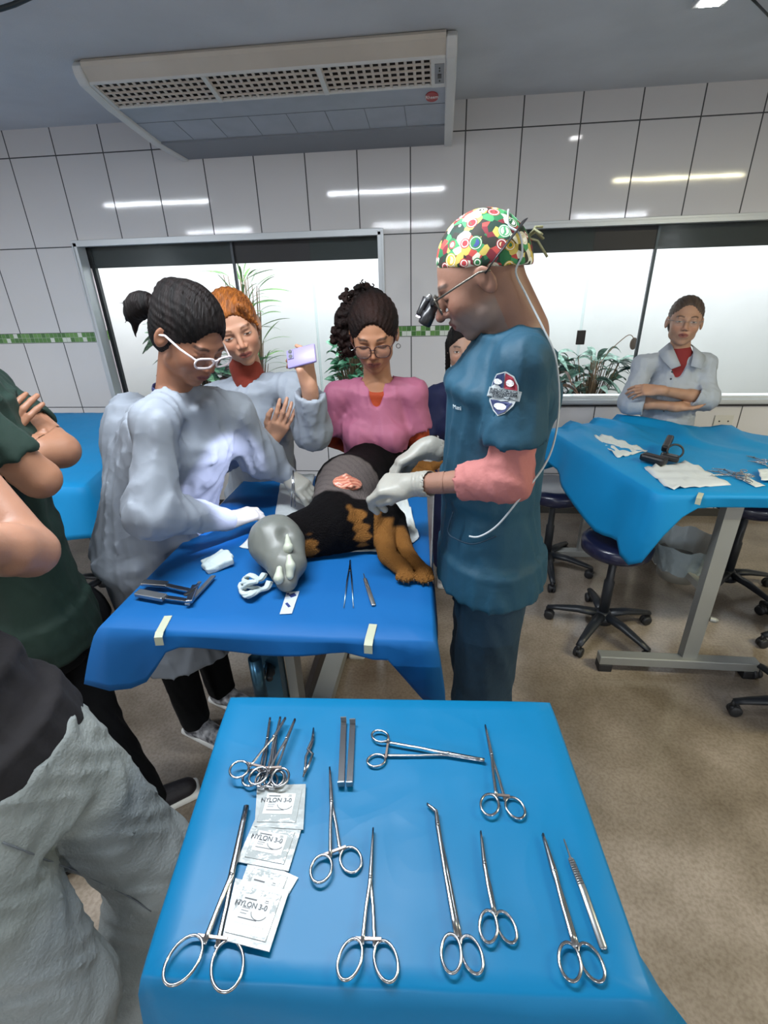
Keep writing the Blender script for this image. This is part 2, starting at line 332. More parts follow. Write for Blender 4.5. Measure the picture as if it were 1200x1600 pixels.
# air conditioner hung in the corner between ceiling and wall
def build_ac():
    # cross-section in (distance from wall, z); runs along x
    xa, xb = 1.17, 2.715
    r = empty('air_conditioner', ((xa + xb) / 2, YB, 2.33), 0, 'long white under-ceiling air conditioner with three louvre grilles', 'air conditioner')
    ox = (xa + xb) / 2; oz = 2.33
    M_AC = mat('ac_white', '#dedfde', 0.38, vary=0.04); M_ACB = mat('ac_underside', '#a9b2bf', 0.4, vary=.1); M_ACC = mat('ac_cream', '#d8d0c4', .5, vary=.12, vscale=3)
    R = ((0, 0, 1), (-1, 0, 0), (0, 1, 0))
    def slab(name, m, pr, x0=xa, x1=xb, bev=0):
        return MB().prism([(d, z - oz) for d, z in pr], (x0 - ox, 0, 0), R, x1 - x0).build(name, m, r, bevel=bev)
    slab('body', mat('ac_inner', '#2a2220', .7), [(0, 2.52), (0.93, 2.52), (0.86, 2.475), (0.70, 2.435), (0.32, 2.372), (0, 2.345)], xa + .01, xb - .01)
    slab('top_panel', M_ACC, [(0.0, 2.533), (0.925, 2.533), (0.935, 2.522), (0.932, 2.507), (0.900, 2.464), (0.892, 2.470), (0.92, 2.512), (0.0, 2.521)])
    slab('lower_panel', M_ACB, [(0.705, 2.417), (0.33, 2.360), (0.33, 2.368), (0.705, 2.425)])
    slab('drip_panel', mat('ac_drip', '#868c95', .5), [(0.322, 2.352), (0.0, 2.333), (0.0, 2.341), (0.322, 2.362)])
    for k in range(1, 8):
        x = xa + (xb - xa) * k / 8 - ox
        MB().bar((x, -.55, 2.3935 - oz - .0002), (x, -.335, 2.3608 - oz - .0002), .0022, .002).build('panel_seam', mat('seam', '#6f747c', .6), r)
    MB().box((0, -.55, 2.3931 - oz), (xb - xa, .0025, .002)).build('panel_seam', mat('seam'), r)
    A = np.array([-0.893, 2.462 - oz]); B = np.array([-0.712, 2.420 - oz]); ang = math.atan2(B[1] - A[1], B[0] - A[0])
    gx = [(1.185, 1.675), (1.695, 2.175), (2.195, 2.655)]
    for (g0, g1) in gx:
        g = MB(); nb = max(6, int((g1 - g0) / .034))
        for k in range(nb + 1):
            x = g0 + (g1 - g0) * k / nb - ox; g.bar((x, A[0], A[1]), (x, B[0], B[1]), .004, .012, up=(1, 0, 0))
        for k in range(6):
            q = A + (B - A) * (k / 5); g.bar((g0 - ox, q[0], q[1] - .002), (g1 - ox, q[0], q[1] - .002), .005, .008)
        g.build('grille', mat('grille_plastic', '#d4cbc2', .5), r)
    fx = [xa, gx[0][0], gx[0][1], gx[1][0], gx[1][1], gx[2][0], gx[2][1], xb]
    for i in range(0, 8, 2):
        MB().box(((fx[i] + fx[i + 1]) / 2 - ox, (A[0] + B[0]) / 2, (A[1] + B[1]) / 2 - .003), (fx[i + 1] - fx[i], .19, .012), Matrix.Rotation(ang, 3, 'X')).build('front_mullion', M_AC, r)
    for q in (A, B): MB().box((0, q[0], q[1]), (xb - xa, .014, .014), bev=.003).build('front_rail', M_AC, r)
    for sx, x in ((-1, xa), (1, xb)):
        pr = [(0.0, 2.534), (0.91, 2.534), (0.935, 2.512), (0.93, 2.482), (0.905, 2.452), (0.72, 2.405), (0.34, 2.345), (0.0, 2.322)]
        slab('end_cap', M_AC, pr, x - (.045 if sx < 0 else 0), x + (.045 if sx > 0 else 0), .008)
    nrm = np.array([0, math.sin(ang), -math.cos(ang)]); nrm = nrm if nrm[2] < 0 else -nrm
    up2 = np.array([0, A[0] - B[0], A[1] - B[1]]); up2 /= np.linalg.norm(up2)      # towards the ceiling edge = up in the view
    Rf = np.stack([np.cross(up2, nrm), up2, nrm], 1)
    mid = np.array([2.69 - ox, (A[0] + B[0]) / 2, (A[1] + B[1]) / 2]) + nrm * .008
    MB().box(mid, (.04, .13, .006), Rf).build('control_panel', mat('ac_ctrl', '#8c9096', .4), r)
    for dz, sz in ((-.012, (.016, .026)), (.022, (.006, .006)), (.040, (.006, .006)), (-.045, (.006, .006))):
        MB().box(mid + nrm * .004 + up2 * dz, (sz[0], sz[1], .003), Rf).build('indicator', mat('ac_ind', '#23262c', .3), r)
    ly = -.62; lz = 2.417 - (0.705 + ly) * (.057 / .375) - oz
    u3 = np.array([0, -.375, .057]); u3 /= np.linalg.norm(u3); n3 = np.array([0, -.057, -.375]); n3 /= np.linalg.norm(n3)
    R3 = np.stack([np.cross(u3, n3), u3, n3], 1); Bl = np.array([2.655 - ox, ly, lz])
    bd = MB().lathe([(0.030, 0), (0.030, .004)], (0, 0, 0), 28).build('badge', mat('badge_red', '#a8282c', .4), r)
    for v in bd.data.vertices: v.co.y *= 1.5
    M4 = Matrix(R3).to_4x4(); M4.translation = Vector(Bl); bd.data.transform(M4)
    text_obj('Rheem', .021, Vector(Bl + n3 * .0045), R3 @ np.diag([1, 2.0, 1]), mat('badge_white', '#f2ecec', .4), r)
build_ac()
# downlight and cables on the ceiling
r = empty('downlight', (3.66, 2.50, ZC), 0, 'small bright square downlight set in the ceiling', 'downlight')
MB().box((0, 0, -.008), (.11, .11, .016), bev=.003).build('trim_ring', mat('dl_trim', '#e4e4e4', .4), r)
MB().box((0, 0, -.018), (.07, .07, .006)).build('lens', mat('dl_lens', '#ffffff', .3, emit=14), r)
cb = MB().tube([P(-40, 22, z=2.50), P(0, 14, z=2.5), P(22, 7, z=2.505), P(50, -6, z=2.51), P(90, -30, z=2.52)], .008, 8).build('cable', mat('dark_cable', '#1f2a30', .5), smooth=True)
tag(cb, 'dark cable crossing the ceiling at its far left corner', 'cable')
cb = MB().tube([P(1165, -12, z=2.52), P(1185, 8, z=2.52), P(1230, 55, z=2.52)], .004, 8).build('cable', mat('dark_cable'), smooth=True)
tag(cb, 'thin dark cable on the ceiling right of the downlight', 'cable')
# outlet plate
r = empty('wall_outlet', (P(1128, 662, y=YB)[0], YB, P(1128, 662, y=YB)[2]), 0, 'white double power outlet plate on the tiles by the right table', 'power outlet')
MB().box((0, -.006, 0), (.12, .012, .12), bev=.004).build('plate', mat('outlet_white', '#d4d2cc', .4), r)
for sx in (-.028, .028):
    for dz in (-.02, 0.02): MB().lathe([(.0055, 0), (.0055, .002)], (sx, -.0118, dz), 10, (0, -1, 0)).build('socket_hole', mat('socket_holes', '#3a3836', .6), r)

# ================================================================ smooth solids (signed distance fields -> one closed mesh)
class Field:
    def __init__(s): s.ops = []; s.post = []
    def cone(s, a, b, r1, r2, k=.02, m='+'):
        a = np.array(a, float); b = np.array(b, float); s.ops.append(('c', a, b, r1, r2, k, m, (a + b) / 2, np.linalg.norm(b - a) / 2 + max(r1, r2))); return s
    def chain(s, pts, rs, k=.02, m='+'):
        for i in range(len(pts) - 1): s.cone(pts[i], pts[i + 1], rs[i], rs[i + 1], k, m)
        return s
    def ell(s, c, r, R=None, k=.02, m='+'):
        c = np.array(c, float); r = np.array([r, r, r] if isinstance(r, (int, float)) else r, float)
        s.ops.append(('e', c, r, np.eye(3) if R is None else np.array(R, float), k, m, c, r.max())); return s
    def econe(s, a, b, ra, rb, xdir, k=.03, m='+'):
        """elliptical cone; ra, rb = (half width along xdir, half depth)"""
        a = np.array(a, float); b = np.array(b, float); x = np.array(xdir, float)
        s.ops.append(('l', a, b, ra, rb, x, k, m, (a + b) / 2, np.linalg.norm(b - a) / 2 + max(ra + rb))); return s
    def box(s, c, h, R=None, r=.01, k=.01, m='+'):
        c = np.array(c, float); h = np.array(h, float)
        s.ops.append(('b', c, h, np.eye(3) if R is None else np.array(R, float), r, k, m, c, np.linalg.norm(h) + r)); return s
    def eval(s, G):
        """G: Grid"""
        d = np.full(G.shape, .3, np.float32)
        for op in s.ops:
            c, rad = op[-2], op[-1]; k, m = op[-4], op[-3]
            sl = G.slices(c, rad + .035 + k)
            if sl is None: continue
            Q = G.pts(sl); t = op[0]
            if t == 'c':
                a, b, r1, r2 = op[1:5]; ab = b - a; L2 = max(1e-12, ab @ ab)
                h = np.clip(((Q - a) @ ab) / L2, 0, 1); q = np.linalg.norm(Q - a - h[..., None] * ab, axis=-1) - (r1 + (r2 - r1) * h)
            elif t == 'e':
                _, c0, r, R = op[:4]; p = (Q - c0) @ R; k0 = np.linalg.norm(p / r, axis=-1); k1 = np.linalg.norm(p / (r * r), axis=-1) + 1e-9
                q = k0 * (k0 - 1) / k1
            elif t == 'l':
                a, b, ra, rb, x = op[1:6]; ab = b - a; L = np.linalg.norm(ab); y = ab / L; x = x - y * (x @ y); x /= np.linalg.norm(x); z = np.cross(x, y)
                p = Q - a; tt = p @ y; h = np.clip(tt / L, 0, 1); rx = ra[0] + (rb[0] - ra[0]) * h; rz = ra[1] + (rb[1] - ra[1]) * h
                u, v = (p @ x), (p @ z); k0 = np.sqrt((u / rx) ** 2 + (v / rz) ** 2); k1 = np.sqrt((u / rx ** 2) ** 2 + (v / rz ** 2) ** 2) + 1e-9
                dr = k0 * (k0 - 1) / k1; ov = np.maximum(np.abs(tt - np.clip(tt, 0, L)) - .018, 0); q = np.where(ov > 0, np.hypot(np.maximum(dr, 0), ov) + np.minimum(dr, 0) * 0, dr)
            else:
                _, c0, h, R, r = op[:5]; p = np.abs((Q - c0) @ R) - h; q = np.linalg.norm(np.maximum(p, 0), axis=-1) + np.minimum(p.max(-1), 0) - r
            cur = d[sl]
            if m == '+':
                hh = np.clip(.5 + .5 * (cur - q) / k, 0, 1); d[sl] = cur * (1 - hh) + q * hh - k * hh * (1 - hh)
            elif m == '-':
                hh = np.clip(.5 - .5 * (cur + q) / k, 0, 1); d[sl] = cur * (1 - hh) + (-q) * hh + k * hh * (1 - hh)
            elif m == '&':
                pass
        for f in s.post: d = f(G, d)
        return d
class Grid:
    def __init__(s, lo, hi, h, o=(0, 0, 0), R=None):
        s.o = np.array(o, float); s.R = np.eye(3) if R is None else np.array(R, float)
        s.ax = [np.arange(lo[i], hi[i] + h, h) for i in range(3)]; s.h = h; s.shape = tuple(len(a) for a in s.ax)
    def slices(s, c, rad):
        q = (np.array(c) - s.o) @ s.R; out = []
        for i in range(3):
            a = np.searchsorted(s.ax[i], q[i] - rad); b = np.searchsorted(s.ax[i], q[i] + rad)
            if b <= a: return None
            out.append(slice(a, b))
        return tuple(out)
    def local(s, sl):
        X, Y, Z = np.meshgrid(s.ax[0][sl[0]], s.ax[1][sl[1]], s.ax[2][sl[2]], indexing='ij'); return np.stack([X, Y, Z], -1)
    def pts(s, sl=(slice(None),) * 3): return s.local(sl) @ s.R.T + s.o
def surface_nets(d, G):
    ins = d < 0
    c = np.zeros(tuple(n - 1 for n in d.shape), np.int8)
    for i in (0, 1):
        for j in (0, 1):
            for k in (0, 1): c += ins[i:d.shape[0] - 1 + i, j:d.shape[1] - 1 + j, k:d.shape[2] - 1 + k]
    act = (c > 0) & (c < 8); idx = np.argwhere(act)
    if len(idx) == 0: return np.zeros((0, 3)), np.zeros((0, 4), int)
    vid = np.full(c.shape, -1, np.int64); vid[act] = np.arange(len(idx))
    corners = [(i, j, k) for i in (0, 1) for j in (0, 1) for k in (0, 1)]
    val = np.stack([d[idx[:, 0] + a, idx[:, 1] + b, idx[:, 2] + e] for a, b, e in corners], 1)
    acc = np.zeros((len(idx), 3)); cnt = np.zeros(len(idx))
    for p in range(8):
        for q in range(p + 1, 8):
            A, B = np.array(corners[p]), np.array(corners[q])
            if np.abs(A - B).sum() != 1: continue
            m = (val[:, p] < 0) != (val[:, q] < 0)
            t = val[m, p] / (val[m, p] - val[m, q]); acc[m] += A + t[:, None] * (B - A); cnt[m] += 1
    loc = np.stack([G.ax[i][0] + (idx[:, i] + acc[:, i] / cnt) * G.h for i in range(3)], 1)
    faces = []
    for ax in range(3):
        n = list(d.shape); sa = [slice(None)] * 3; sb = [slice(None)] * 3; sa[ax] = slice(0, n[ax] - 1); sb[ax] = slice(1, n[ax])
        ch = ins[tuple(sa)] != ins[tuple(sb)]; e = np.argwhere(ch)
        o1, o2 = [i for i in range(3) if i != ax]
        ok = (e[:, o1] > 0) & (e[:, o2] > 0) & (e[:, o1] < n[o1] - 1) & (e[:, o2] < n[o2] - 1); e = e[ok]
        if not len(e): continue
        def v(a, b):
            q = e.copy(); q[:, o1] -= a; q[:, o2] -= b; return vid[q[:, 0], q[:, 1], q[:, 2]]
        Q = np.stack([v(1, 1), v(0, 1), v(0, 0), v(1, 0)], 1)
        flip = ins[e[:, 0], e[:, 1], e[:, 2]]
        if ax == 1: flip = ~flip
        Q[~flip] = Q[~flip][:, ::-1]; faces.append(Q)
    return loc @ G.R.T + G.o, np.concatenate(faces)
def mesh_from(parts, name, m, root=None, color=None, smooth_it=1):
    V = []; Fc = []; n = 0
    for v, f in parts:
        if len(v): V.append(v); Fc.append(f + n); n += len(v)
    V = np.concatenate(V); Fc = np.concatenate(Fc)
    lab = np.arange(len(V)); E = np.concatenate([Fc[:, [0, 1]], Fc[:, [1, 2]], Fc[:, [2, 3]]])
    while True:
        mn = np.minimum(lab[E[:, 0]], lab[E[:, 1]]); l2 = lab.copy(); np.minimum.at(l2, E[:, 0], mn); np.minimum.at(l2, E[:, 1], mn); l2 = l2[l2]
        if (l2 == lab).all(): break
        lab = l2
    cn = np.bincount(lab, minlength=len(V))[lab]; keep = cn > min(260, .3 * cn.max()); new = np.cumsum(keep) - 1; Fc = new[Fc[keep[Fc[:, 0]]]]; V = V[keep]
    for _ in range(smooth_it):
        acc = np.zeros_like(V); cnt = np.zeros(len(V))
        for i in range(4):
            a, b = Fc[:, i], Fc[:, (i + 1) % 4]
            for j in range(3): acc[:, j] += np.bincount(a, V[b, j], len(V)) + np.bincount(b, V[a, j], len(V))
            cnt += np.bincount(a, minlength=len(V)) + np.bincount(b, minlength=len(V))
        V = V * .5 + .5 * acc / np.maximum(cnt, 1)[:, None]
    col = color(V) if color is not None else None
    off = np.array(root.location) if root is not None else np.zeros(3)
    me = bpy.data.meshes.new(name); me.vertices.add(len(V)); me.vertices.foreach_set('co', (V - off).astype(np.float32).ravel())
    me.loops.add(len(Fc) * 4); me.loops.foreach_set('vertex_index', Fc.ravel().astype(np.int32))
    me.polygons.add(len(Fc)); me.polygons.foreach_set('loop_start', np.arange(0, len(Fc) * 4, 4, dtype=np.int32)); 
    me.update(calc_edges=True); me.validate()
    if col is not None:
        ca = me.color_attributes.new('col', 'FLOAT_COLOR', 'POINT'); ca.data.foreach_set('color', np.concatenate([col, np.ones((len(col), 1))], 1).astype(np.float32).ravel())
    return link_mesh(name, me, m, root, True)
def bake(field, lo, hi, h, o=(0, 0, 0), R=None, off=0, excl=()):
    G = Grid(lo, hi, h, o, R); d = field.eval(G) - off
    for (lo2, hi2, o2, R2) in excl:
        q = np.abs((G.pts() - np.array(o2)) @ np.array(R2) - (np.array(lo2) + np.array(hi2)) / 2) - (np.array(hi2) - np.array(lo2)) / 2
        d = np.maximum(d, -q.max(-1))
    return surface_nets(d, G)
def bounds(field, pad=.03):
    ops_ = field.ops + getattr(field, 'ops_extra', [])
    lo = np.min([o[-2] - o[-1] for o in ops_ if o[-3] == '+'], 0) - pad; hi = np.max([o[-2] + o[-1] for o in ops_ if o[-3] == '+'], 0) + pad
    return lo, hi
def folds(amp, f=14, seed=0., d=(0, 0, 1), aniso=.35, where=None):
    """cloth folds: displacement running along direction d"""
    d = np.array(d, float); d /= np.linalg.norm(d); f = f * 2.7 if f < 30 else f
    def fn(G, D):
        Pn = G.pts(); al = Pn @ d; Q = Pn - al[..., None] * d * (1 - aniso); Q = Q * f
        w1 = np.sin(Q[..., 0] * 1.1 + Q[..., 1] * .7 + Q[..., 2] * .9 + seed) ; w2 = np.sin(Q[..., 1] * 1.3 - Q[..., 0] * .6 + Q[..., 2] * .5 + 2 * seed + 1.5 * w1)
        w3 = np.sin(Q[..., 0] * 2.1 + Q[..., 2] * 1.7 - Q[..., 1] * 1.2 + 1.7 * w2 + seed * 3)
        n = (1 - np.abs(w2)) * .7 + (1 - np.abs(w3)) * .35 - .5
        a = amp if where is None else amp * where(Pn)
        return D - a * n
    return fn

# ---------------------------------------------------------------- heads, hands, people
def head_ops(f, c, R, s, male=False, open_mouth=False):
    """c = centre between the ears; R columns = (subject's right, forward, up)"""
    def T(x, y, z): return c + R @ (np.array([x, y, z]) * s)
    f.ell(T(0, -.018, .032), np.array([.074, .094, .084]) * s, R, k=.02 * s)
    f.ell(T(0, .030, -.012), np.array([.0635, .058, .078]) * s, R, k=.03 * s)
    f.ell(T(0, .028, -.070), np.array([.050 + .006 * male, .050, .040]) * s, R, k=.03 * s)
    f.ell(T(0, .067, -.098), np.array([.020 + .004 * male, .015, .014]) * s, R, k=.022 * s)
    for q in (-1, 1):
        f.ell(T(q * .036, .062, -.030), .020 * s, None, k=.03 * s)                  # cheek
        f.ell(T(q * .042, .010, -.066), (.006 if male else .012) * s, None, k=.03 * s)                  # jaw corner
        f.ell(T(q * .032, .096, .001), np.array([.017, .014, .0115]) * s, R, k=.016 * s, m='-')   # socket
    f.cone(T(-.034, .080, .019), T(.034, .080, .019), .009 * s, .009 * s, k=.014 * s)   # brow
    for q in (-1, 1):
        f.ell(T(q * .0315, .0745, -.001), np.array([.0150, .0135, .0125]) * s, R, k=.004 * s)     # eyeball under its lid
    f.cone(T(0, .086, .010), T(0, .104 + .008 * male, -.030 - .003 * male), .0065 * s, (.0095 + .0025 * male) * s, k=.010 * s)
    for q in (-1, 1): f.ell(T(q * .0105, .096, -.036), np.array([.0075, .0095, .0065]) * s, R, k=.006 * s)
    f.ell(T(0, .080, -.062), np.array([.026, .016, .020]) * s, R, k=.014 * s)
    f.cone(T(-.017, .088, -.0595), T(0, .0965, -.0565), .0040 * s, .0052 * s, k=.005 * s); f.cone(T(.017, .088, -.0595), T(0, .0965, -.0565), .0040 * s, .0052 * s, k=.005 * s)
    f.cone(T(-.013, .088, -.0700), T(.013, .088, -.0700), .0050 * s, .0050 * s, k=.006 * s); f.ell(T(0, .0925, -.0695), .0052 * s, None, k=.005 * s)
    f.cone(T(-.021, .0935, -.0638), T(.021, .0935, -.0638), .0013 * s, .0013 * s, k=.003 * s, m='-')
    for q in (-1, 1):
        Re = R @ np.array(Matrix.Rotation(q * .35, 3, 'Z') @ Matrix.Rotation(-.15, 3, 'X'))
        f.ell(T(q * .079, -.008, -.008), np.array([.0065, .019, .031]) * s, Re, k=.006 * s)
        f.ell(T(q * .087, -.004, -.004), np.array([.006, .011, .020]) * s, Re, k=.004 * s, m='-')
def head_color(c, R, s, skin, lip, brow, eyes='down', iris='#3a2418', stubble=None, mask=None, browh=.020):
    skin, lip, brow, iris = [np.array(srgb(x)[:3]) * .80 for x in (skin, lip, brow, iris)]
    st = np.array(srgb(stubble)[:3]) if stubble else None
    def fn(V):
        q = (V - c) @ R / s; x, y, z = q.T; ax = np.abs(x); C = np.tile(skin, (len(V), 1))
        C *= (1 + .05 * np.sin(V[:, :1] * 90) * np.sin(V[:, 2:] * 77))
        def mixc(w, k): 
            nonlocal C; w = np.clip(w, 0, 1)[:, None]; C = C * (1 - w) + k * w
        front = (y > .05) & (z < .12) & (z > -.13)
        red = skin * np.array([1.05, .80, .76])
        mixc(np.where(front, .6 * np.exp(-((ax - .036) ** 2 + (z + .03) ** 2) / .0004), 0), red)
        mixc(np.where(front, .6 * np.exp(-(x ** 2 + (z + .033) ** 2) / .00018), 0), red)
        if st is not None: mixc(np.where((y > -.01) & (z < -.035) & (z > -.14), .55 * np.clip((-.035 - z) / .02, 0, 1), 0), st)
        lipz = -.0635; lw = np.sqrt(np.clip(1 - (ax / .0235) ** 2, 0, 1))
        mixc(np.where(front & (y > .075), np.clip((.0115 * lw - np.abs(z - lipz)) / .002, 0, 1), 0), lip)
        mixc(np.where(front & (ax < .020) & (y > .08), .8 * np.exp(-((z + .0638) / .0012) ** 2), 0), lip * .35)
        bz = browh + .0045 * np.sin(np.clip((ax - .014) / .036, 0, 1) * 3.1) ; bw = np.clip((.0048 - np.abs(z - bz)) / .002, 0, 1) * np.clip((ax - .012) / .004, 0, 1) * np.clip((.052 - ax) / .006, 0, 1)
        mixc(np.where(front, bw * .85, 0), brow)
        ex = np.abs(ax - .0315) / .0148
        if eyes == 'down':
            lz = -.0045 - .0035 * np.sqrt(np.clip(1 - ex ** 2, 0, 1)); mixc(np.where(front & (ex < 1), .95 * np.exp(-((z - lz) / .0020) ** 2), 0), brow * .4)
            cz = .0075 + .002 * (1 - ex ** 2); mixc(np.where(front & (ex < 1), .45 * np.exp(-((z - cz) / .0012) ** 2), 0), skin * .4)
        else:
            hgt = (.0052 if eyes == 'open' else .0032) * np.clip(1 - ex ** 2, 0, 1); op = front & (ex < 1) & (np.abs(z + .0015) < hgt)
            mixc(np.where(op, 1., 0), np.array([.55, .53, .5])); mixc(np.where(op & (np.hypot(ax - .0315, z - .0) < .0055), 1., 0), iris); mixc(np.where(op & (np.hypot(ax - .0315, z - .0) < .0024), 1., 0), iris * .2)
            mixc(np.where(front & (ex < 1.08), .9 * np.exp(-((z + .0015 - (.0052 if eyes == 'open' else .0032) * np.clip(1 - ex ** 2, 0, 1)) / .0013) ** 2), 0), brow * .4)
        mixc(np.where((y > .08) & (z < -.037) & (z > -.045), .8 * np.exp(-((ax - .007) ** 2 + (z + .0415) ** 2) / .000008), 0), skin * .15)
        return C
    return fn
def hand_ops(f, w, fwd, dorsal, side, s=1.0, curl=(.35, .5, .35), thumb=(.55, .75, -.35), spread=.06, index=None, grow=0.0, pinch=None):
    """w wrist, fwd towards fingers, dorsal = back of the hand, side +1: thumb on local +x"""
    R = frame(fwd, dorsal); w = np.array(w, float)
    def T(v): return w + R @ (np.array(v) * s)
    g = grow
    f.ell(T((0, .050, -.001)), np.array([.036, .048, .0135]) * s + g, R, k=.012)
    f.cone(T((0, -.02, 0)), T((0, .02, 0)), .024 * s + g, .025 * s + g, k=.02)
    f.ell(T((side * .022, .035, -.008)), np.array([.018, .028, .013]) * s + g, R, k=.012)
    xs = [.0285, .0095, -.0095, -.027]; L = [(.044, .027, .022), (.049, .031, .023), (.045, .029, .022), (.036, .022, .020)]; rr = [.0093, .0096, .0090, .0080]
    for i in range(4):
        x = side * xs[i]; p = np.array([x, .086 - .004 * abs(i - 1), 0.0]); a = 0.
        f.cone(T((x * .55, .02, 0)), T(p), .011 * s + g, .0110 * s + g, k=.010)
        cu = curl if not (index is not None and i == 0) else index
        sp = side * (1.5 - i) * spread; pts = [p.copy()]; 
        for j in range(3):
            a += cu[j] * (1 + .08 * i); d = np.array([math.sin(sp) * math.cos(a), math.cos(a) * math.cos(sp), -math.sin(a)]); p = p + d * L[i][j]; pts.append(p.copy())
        f.chain([T(q) for q in pts], [rr[i] * s + g, rr[i] * .94 * s + g, rr[i] * .86 * s + g, rr[i] * .74 * s + g], k=.0035)
    t = np.array([thumb[0] * side, thumb[1], thumb[2]]); t /= np.linalg.norm(t); p0 = np.array([side * .022, .022, -.006]); p1 = p0 + t * .044
    t2 = t + np.array([-side * .28, .30, -.05]); t2 /= np.linalg.norm(t2); p2 = p1 + t2 * .033; t3 = t2 + np.array([-side * .22, .15, 0]); t3 /= np.linalg.norm(t3); p3 = p2 + t3 * .026
    f.chain([T(p0), T(p1), T(p2), T(p3)], [.0135 * s + g, .0115 * s + g, .0105 * s + g, .0080 * s + g], k=.005)
    return R
def V3(*a): return np.array(a, float)
SKIN_MATS = {}
def skin_mat(): return mat('skin', '#c08a70', 0.48, attr='col', sss=.06, bump=.05, bscale=220, spec=.4)
class Person:
    def __init__(s, root_loc, label, J, head=None, skin='#b98468', lip='#9a5c50', brow='#2a1c16', eyes='down', female=True, hands=(), stubble=None, hs=1.0, hres=.003, legs=True, group=None, bulk=1.0, name='person', nohead=False, bust=True, arm=1.0):
        s.root = empty(name, tuple(root_loc), 0, label, 'person'); s.J = {k: np.array(v, float) for k, v in J.items()}; s.skin = skin; J = s.J
        s.bulk = bulk; s.female = female
        s.X = J['shR'] - J['shL']; s.X /= np.linalg.norm(s.X)
        f = Field(); b = bulk; s.f = f; s.arm = arm
        s.torso(f, 0.0, bust=bust)
        for q in 'LR':
            if 'el' + q in J:
                f.chain([J['sh' + q], J['el' + q], J['wr' + q]], [.046 * b, .034 * b * arm, .024 * b * (arm + 1) / 2], k=.012)
                f.cone(J['el' + q], (J['el' + q] * .65 + J['wr' + q] * .35), .033 * b * arm, .036 * b * arm, k=.012)
            if 'kn' + q in J:
                f.chain([J['hip' + q], J['kn' + q], J['an' + q]], [.080 * b, .052 * b, .034], k=.03)
                f.cone(J['kn' + q], J['kn' + q] * .6 + J['an' + q] * .4, .045, .052, k=.03)
                fw = s.fwd(); f.cone(J['an' + q] - V3(0, 0, .045), J['an' + q] + fw * .12 - V3(0, 0, .060), .026, .016, k=.02)
        excl = []; parts = []; s.hc = None
        if not nohead:
            c, fw, up, sc = head; c = np.array(c, float); R = frame(fw, up); s.hc, s.R, s.hs = c, R, sc
            head_ops(f, c, R, sc, not female)
            f.cone(c + R @ (V3(0, -.032, -.045) * sc), J['neck'] + V3(0, 0, -.01), (.045 if female else .058) * sc, (.050 if female else .062) * sc, k=.02)
            lo, hi = V3(-.105, -.135, -.195) * sc, V3(.105, .135, .135) * sc
            parts.append(bake(f, lo, hi, hres, c, R)); e = .006
            excl.append((lo + V3(e, e, .024), hi - e, c, R))
        s.hand_info = {}
        for (q, fw, dors, side, kw) in hands:
            Rh = hand_ops(f, J['wr' + q], fw, dors, side, **kw); s.hand_info[q] = (fw, dors, side, kw, Rh)
        for (q, fw, dors, side, kw) in hands:
            Rh = s.hand_info[q][4]; lo, hi = V3(-.085, -.09, -.10), V3(.085, .215, .06)
            parts.append(bake(f, lo, hi, .0032 if hres < .0034 else .004, J['wr' + q], Rh)); excl.append((lo + V3(.006, .042, .006), hi - .006, J['wr' + q], Rh))
        lo, hi = bounds(f)
        parts.append(bake(f, lo, hi, .011, excl=excl))
        if nohead: colf = lambda V: np.tile(np.array(srgb(skin)[:3]) * .8, (len(V), 1)) * (1 + .06 * np.sin(V[:, :1] * 60 + V[:, 2:] * 40))
        else: colf = head_color(c, R, sc, skin, lip, brow, eyes, stubble=stubble)
        s.body = mesh_from(parts, 'body', skin_mat(), s.root, colf)
    def fwd(s):
        u = V3(0, 0, 1); y = np.cross(u, s.X); return y / np.linalg.norm(y)      # X = subject's right -> forward
    def torso(s, f, g, k=.04, gp=None, bust=True):
        J = s.J; X = s.X; b = s.bulk; fm = s.female; gp = g if gp is None else gp
        W = (.115, .105, .125, .13) if fm else (.135, .130, .150, .135)
        D = (.085, .080, .088, .095) if fm else (.100, .098, .108, .095)
        pel, wa, ch = J['pelvis'], J['waist'], J['chest']; tp = J['chest'] * .35 + J['neck'] * .65
        pts = [pel, wa, ch, tp]; Ws = [W[3], W[0], W[2], W[1] * .8]; Ds = [D[3], D[1], D[2], D[0] * .75]
        for i in range(3):
            gg = [gp, g, g, g]
            f.econe(pts[i], pts[i + 1], (Ws[i] * b + gg[i], Ds[i] * b + gg[i]), (Ws[i + 1] * b + gg[i + 1], Ds[i + 1] * b + gg[i + 1]), X, k=k)
        for q in 'LR':
            f.cone(J['neck'] - V3(0, 0, .035), J['sh' + q] - V3(0, 0, .008), .040 * b + min(g, .02) * .6, .042 * b + min(g, .014), k=.04)
        if fm and bust:
            fw = s.fwd()
            for sx in (-1, 1): f.ell(ch + fw * .07 * b + X * sx * .062 - V3(0, 0, .03), .036 + min(g, .02), None, k=.05)
    def loc(s, v): return s.hc + s.R @ (np.array(v, float) * s.hs)
    def add(s, field, name, m, h=.008, color=None, sm=1, pad=.03, lohi=None):
        lo, hi = bounds(field, pad) if lohi is None else lohi
        return mesh_from([bake(field, lo, hi, h)], name, m, s.root, color, sm)
    def w(s, o):
        o.parent = s.root; o.data.transform(Matrix.Translation(-Vector(s.root.location))); return o
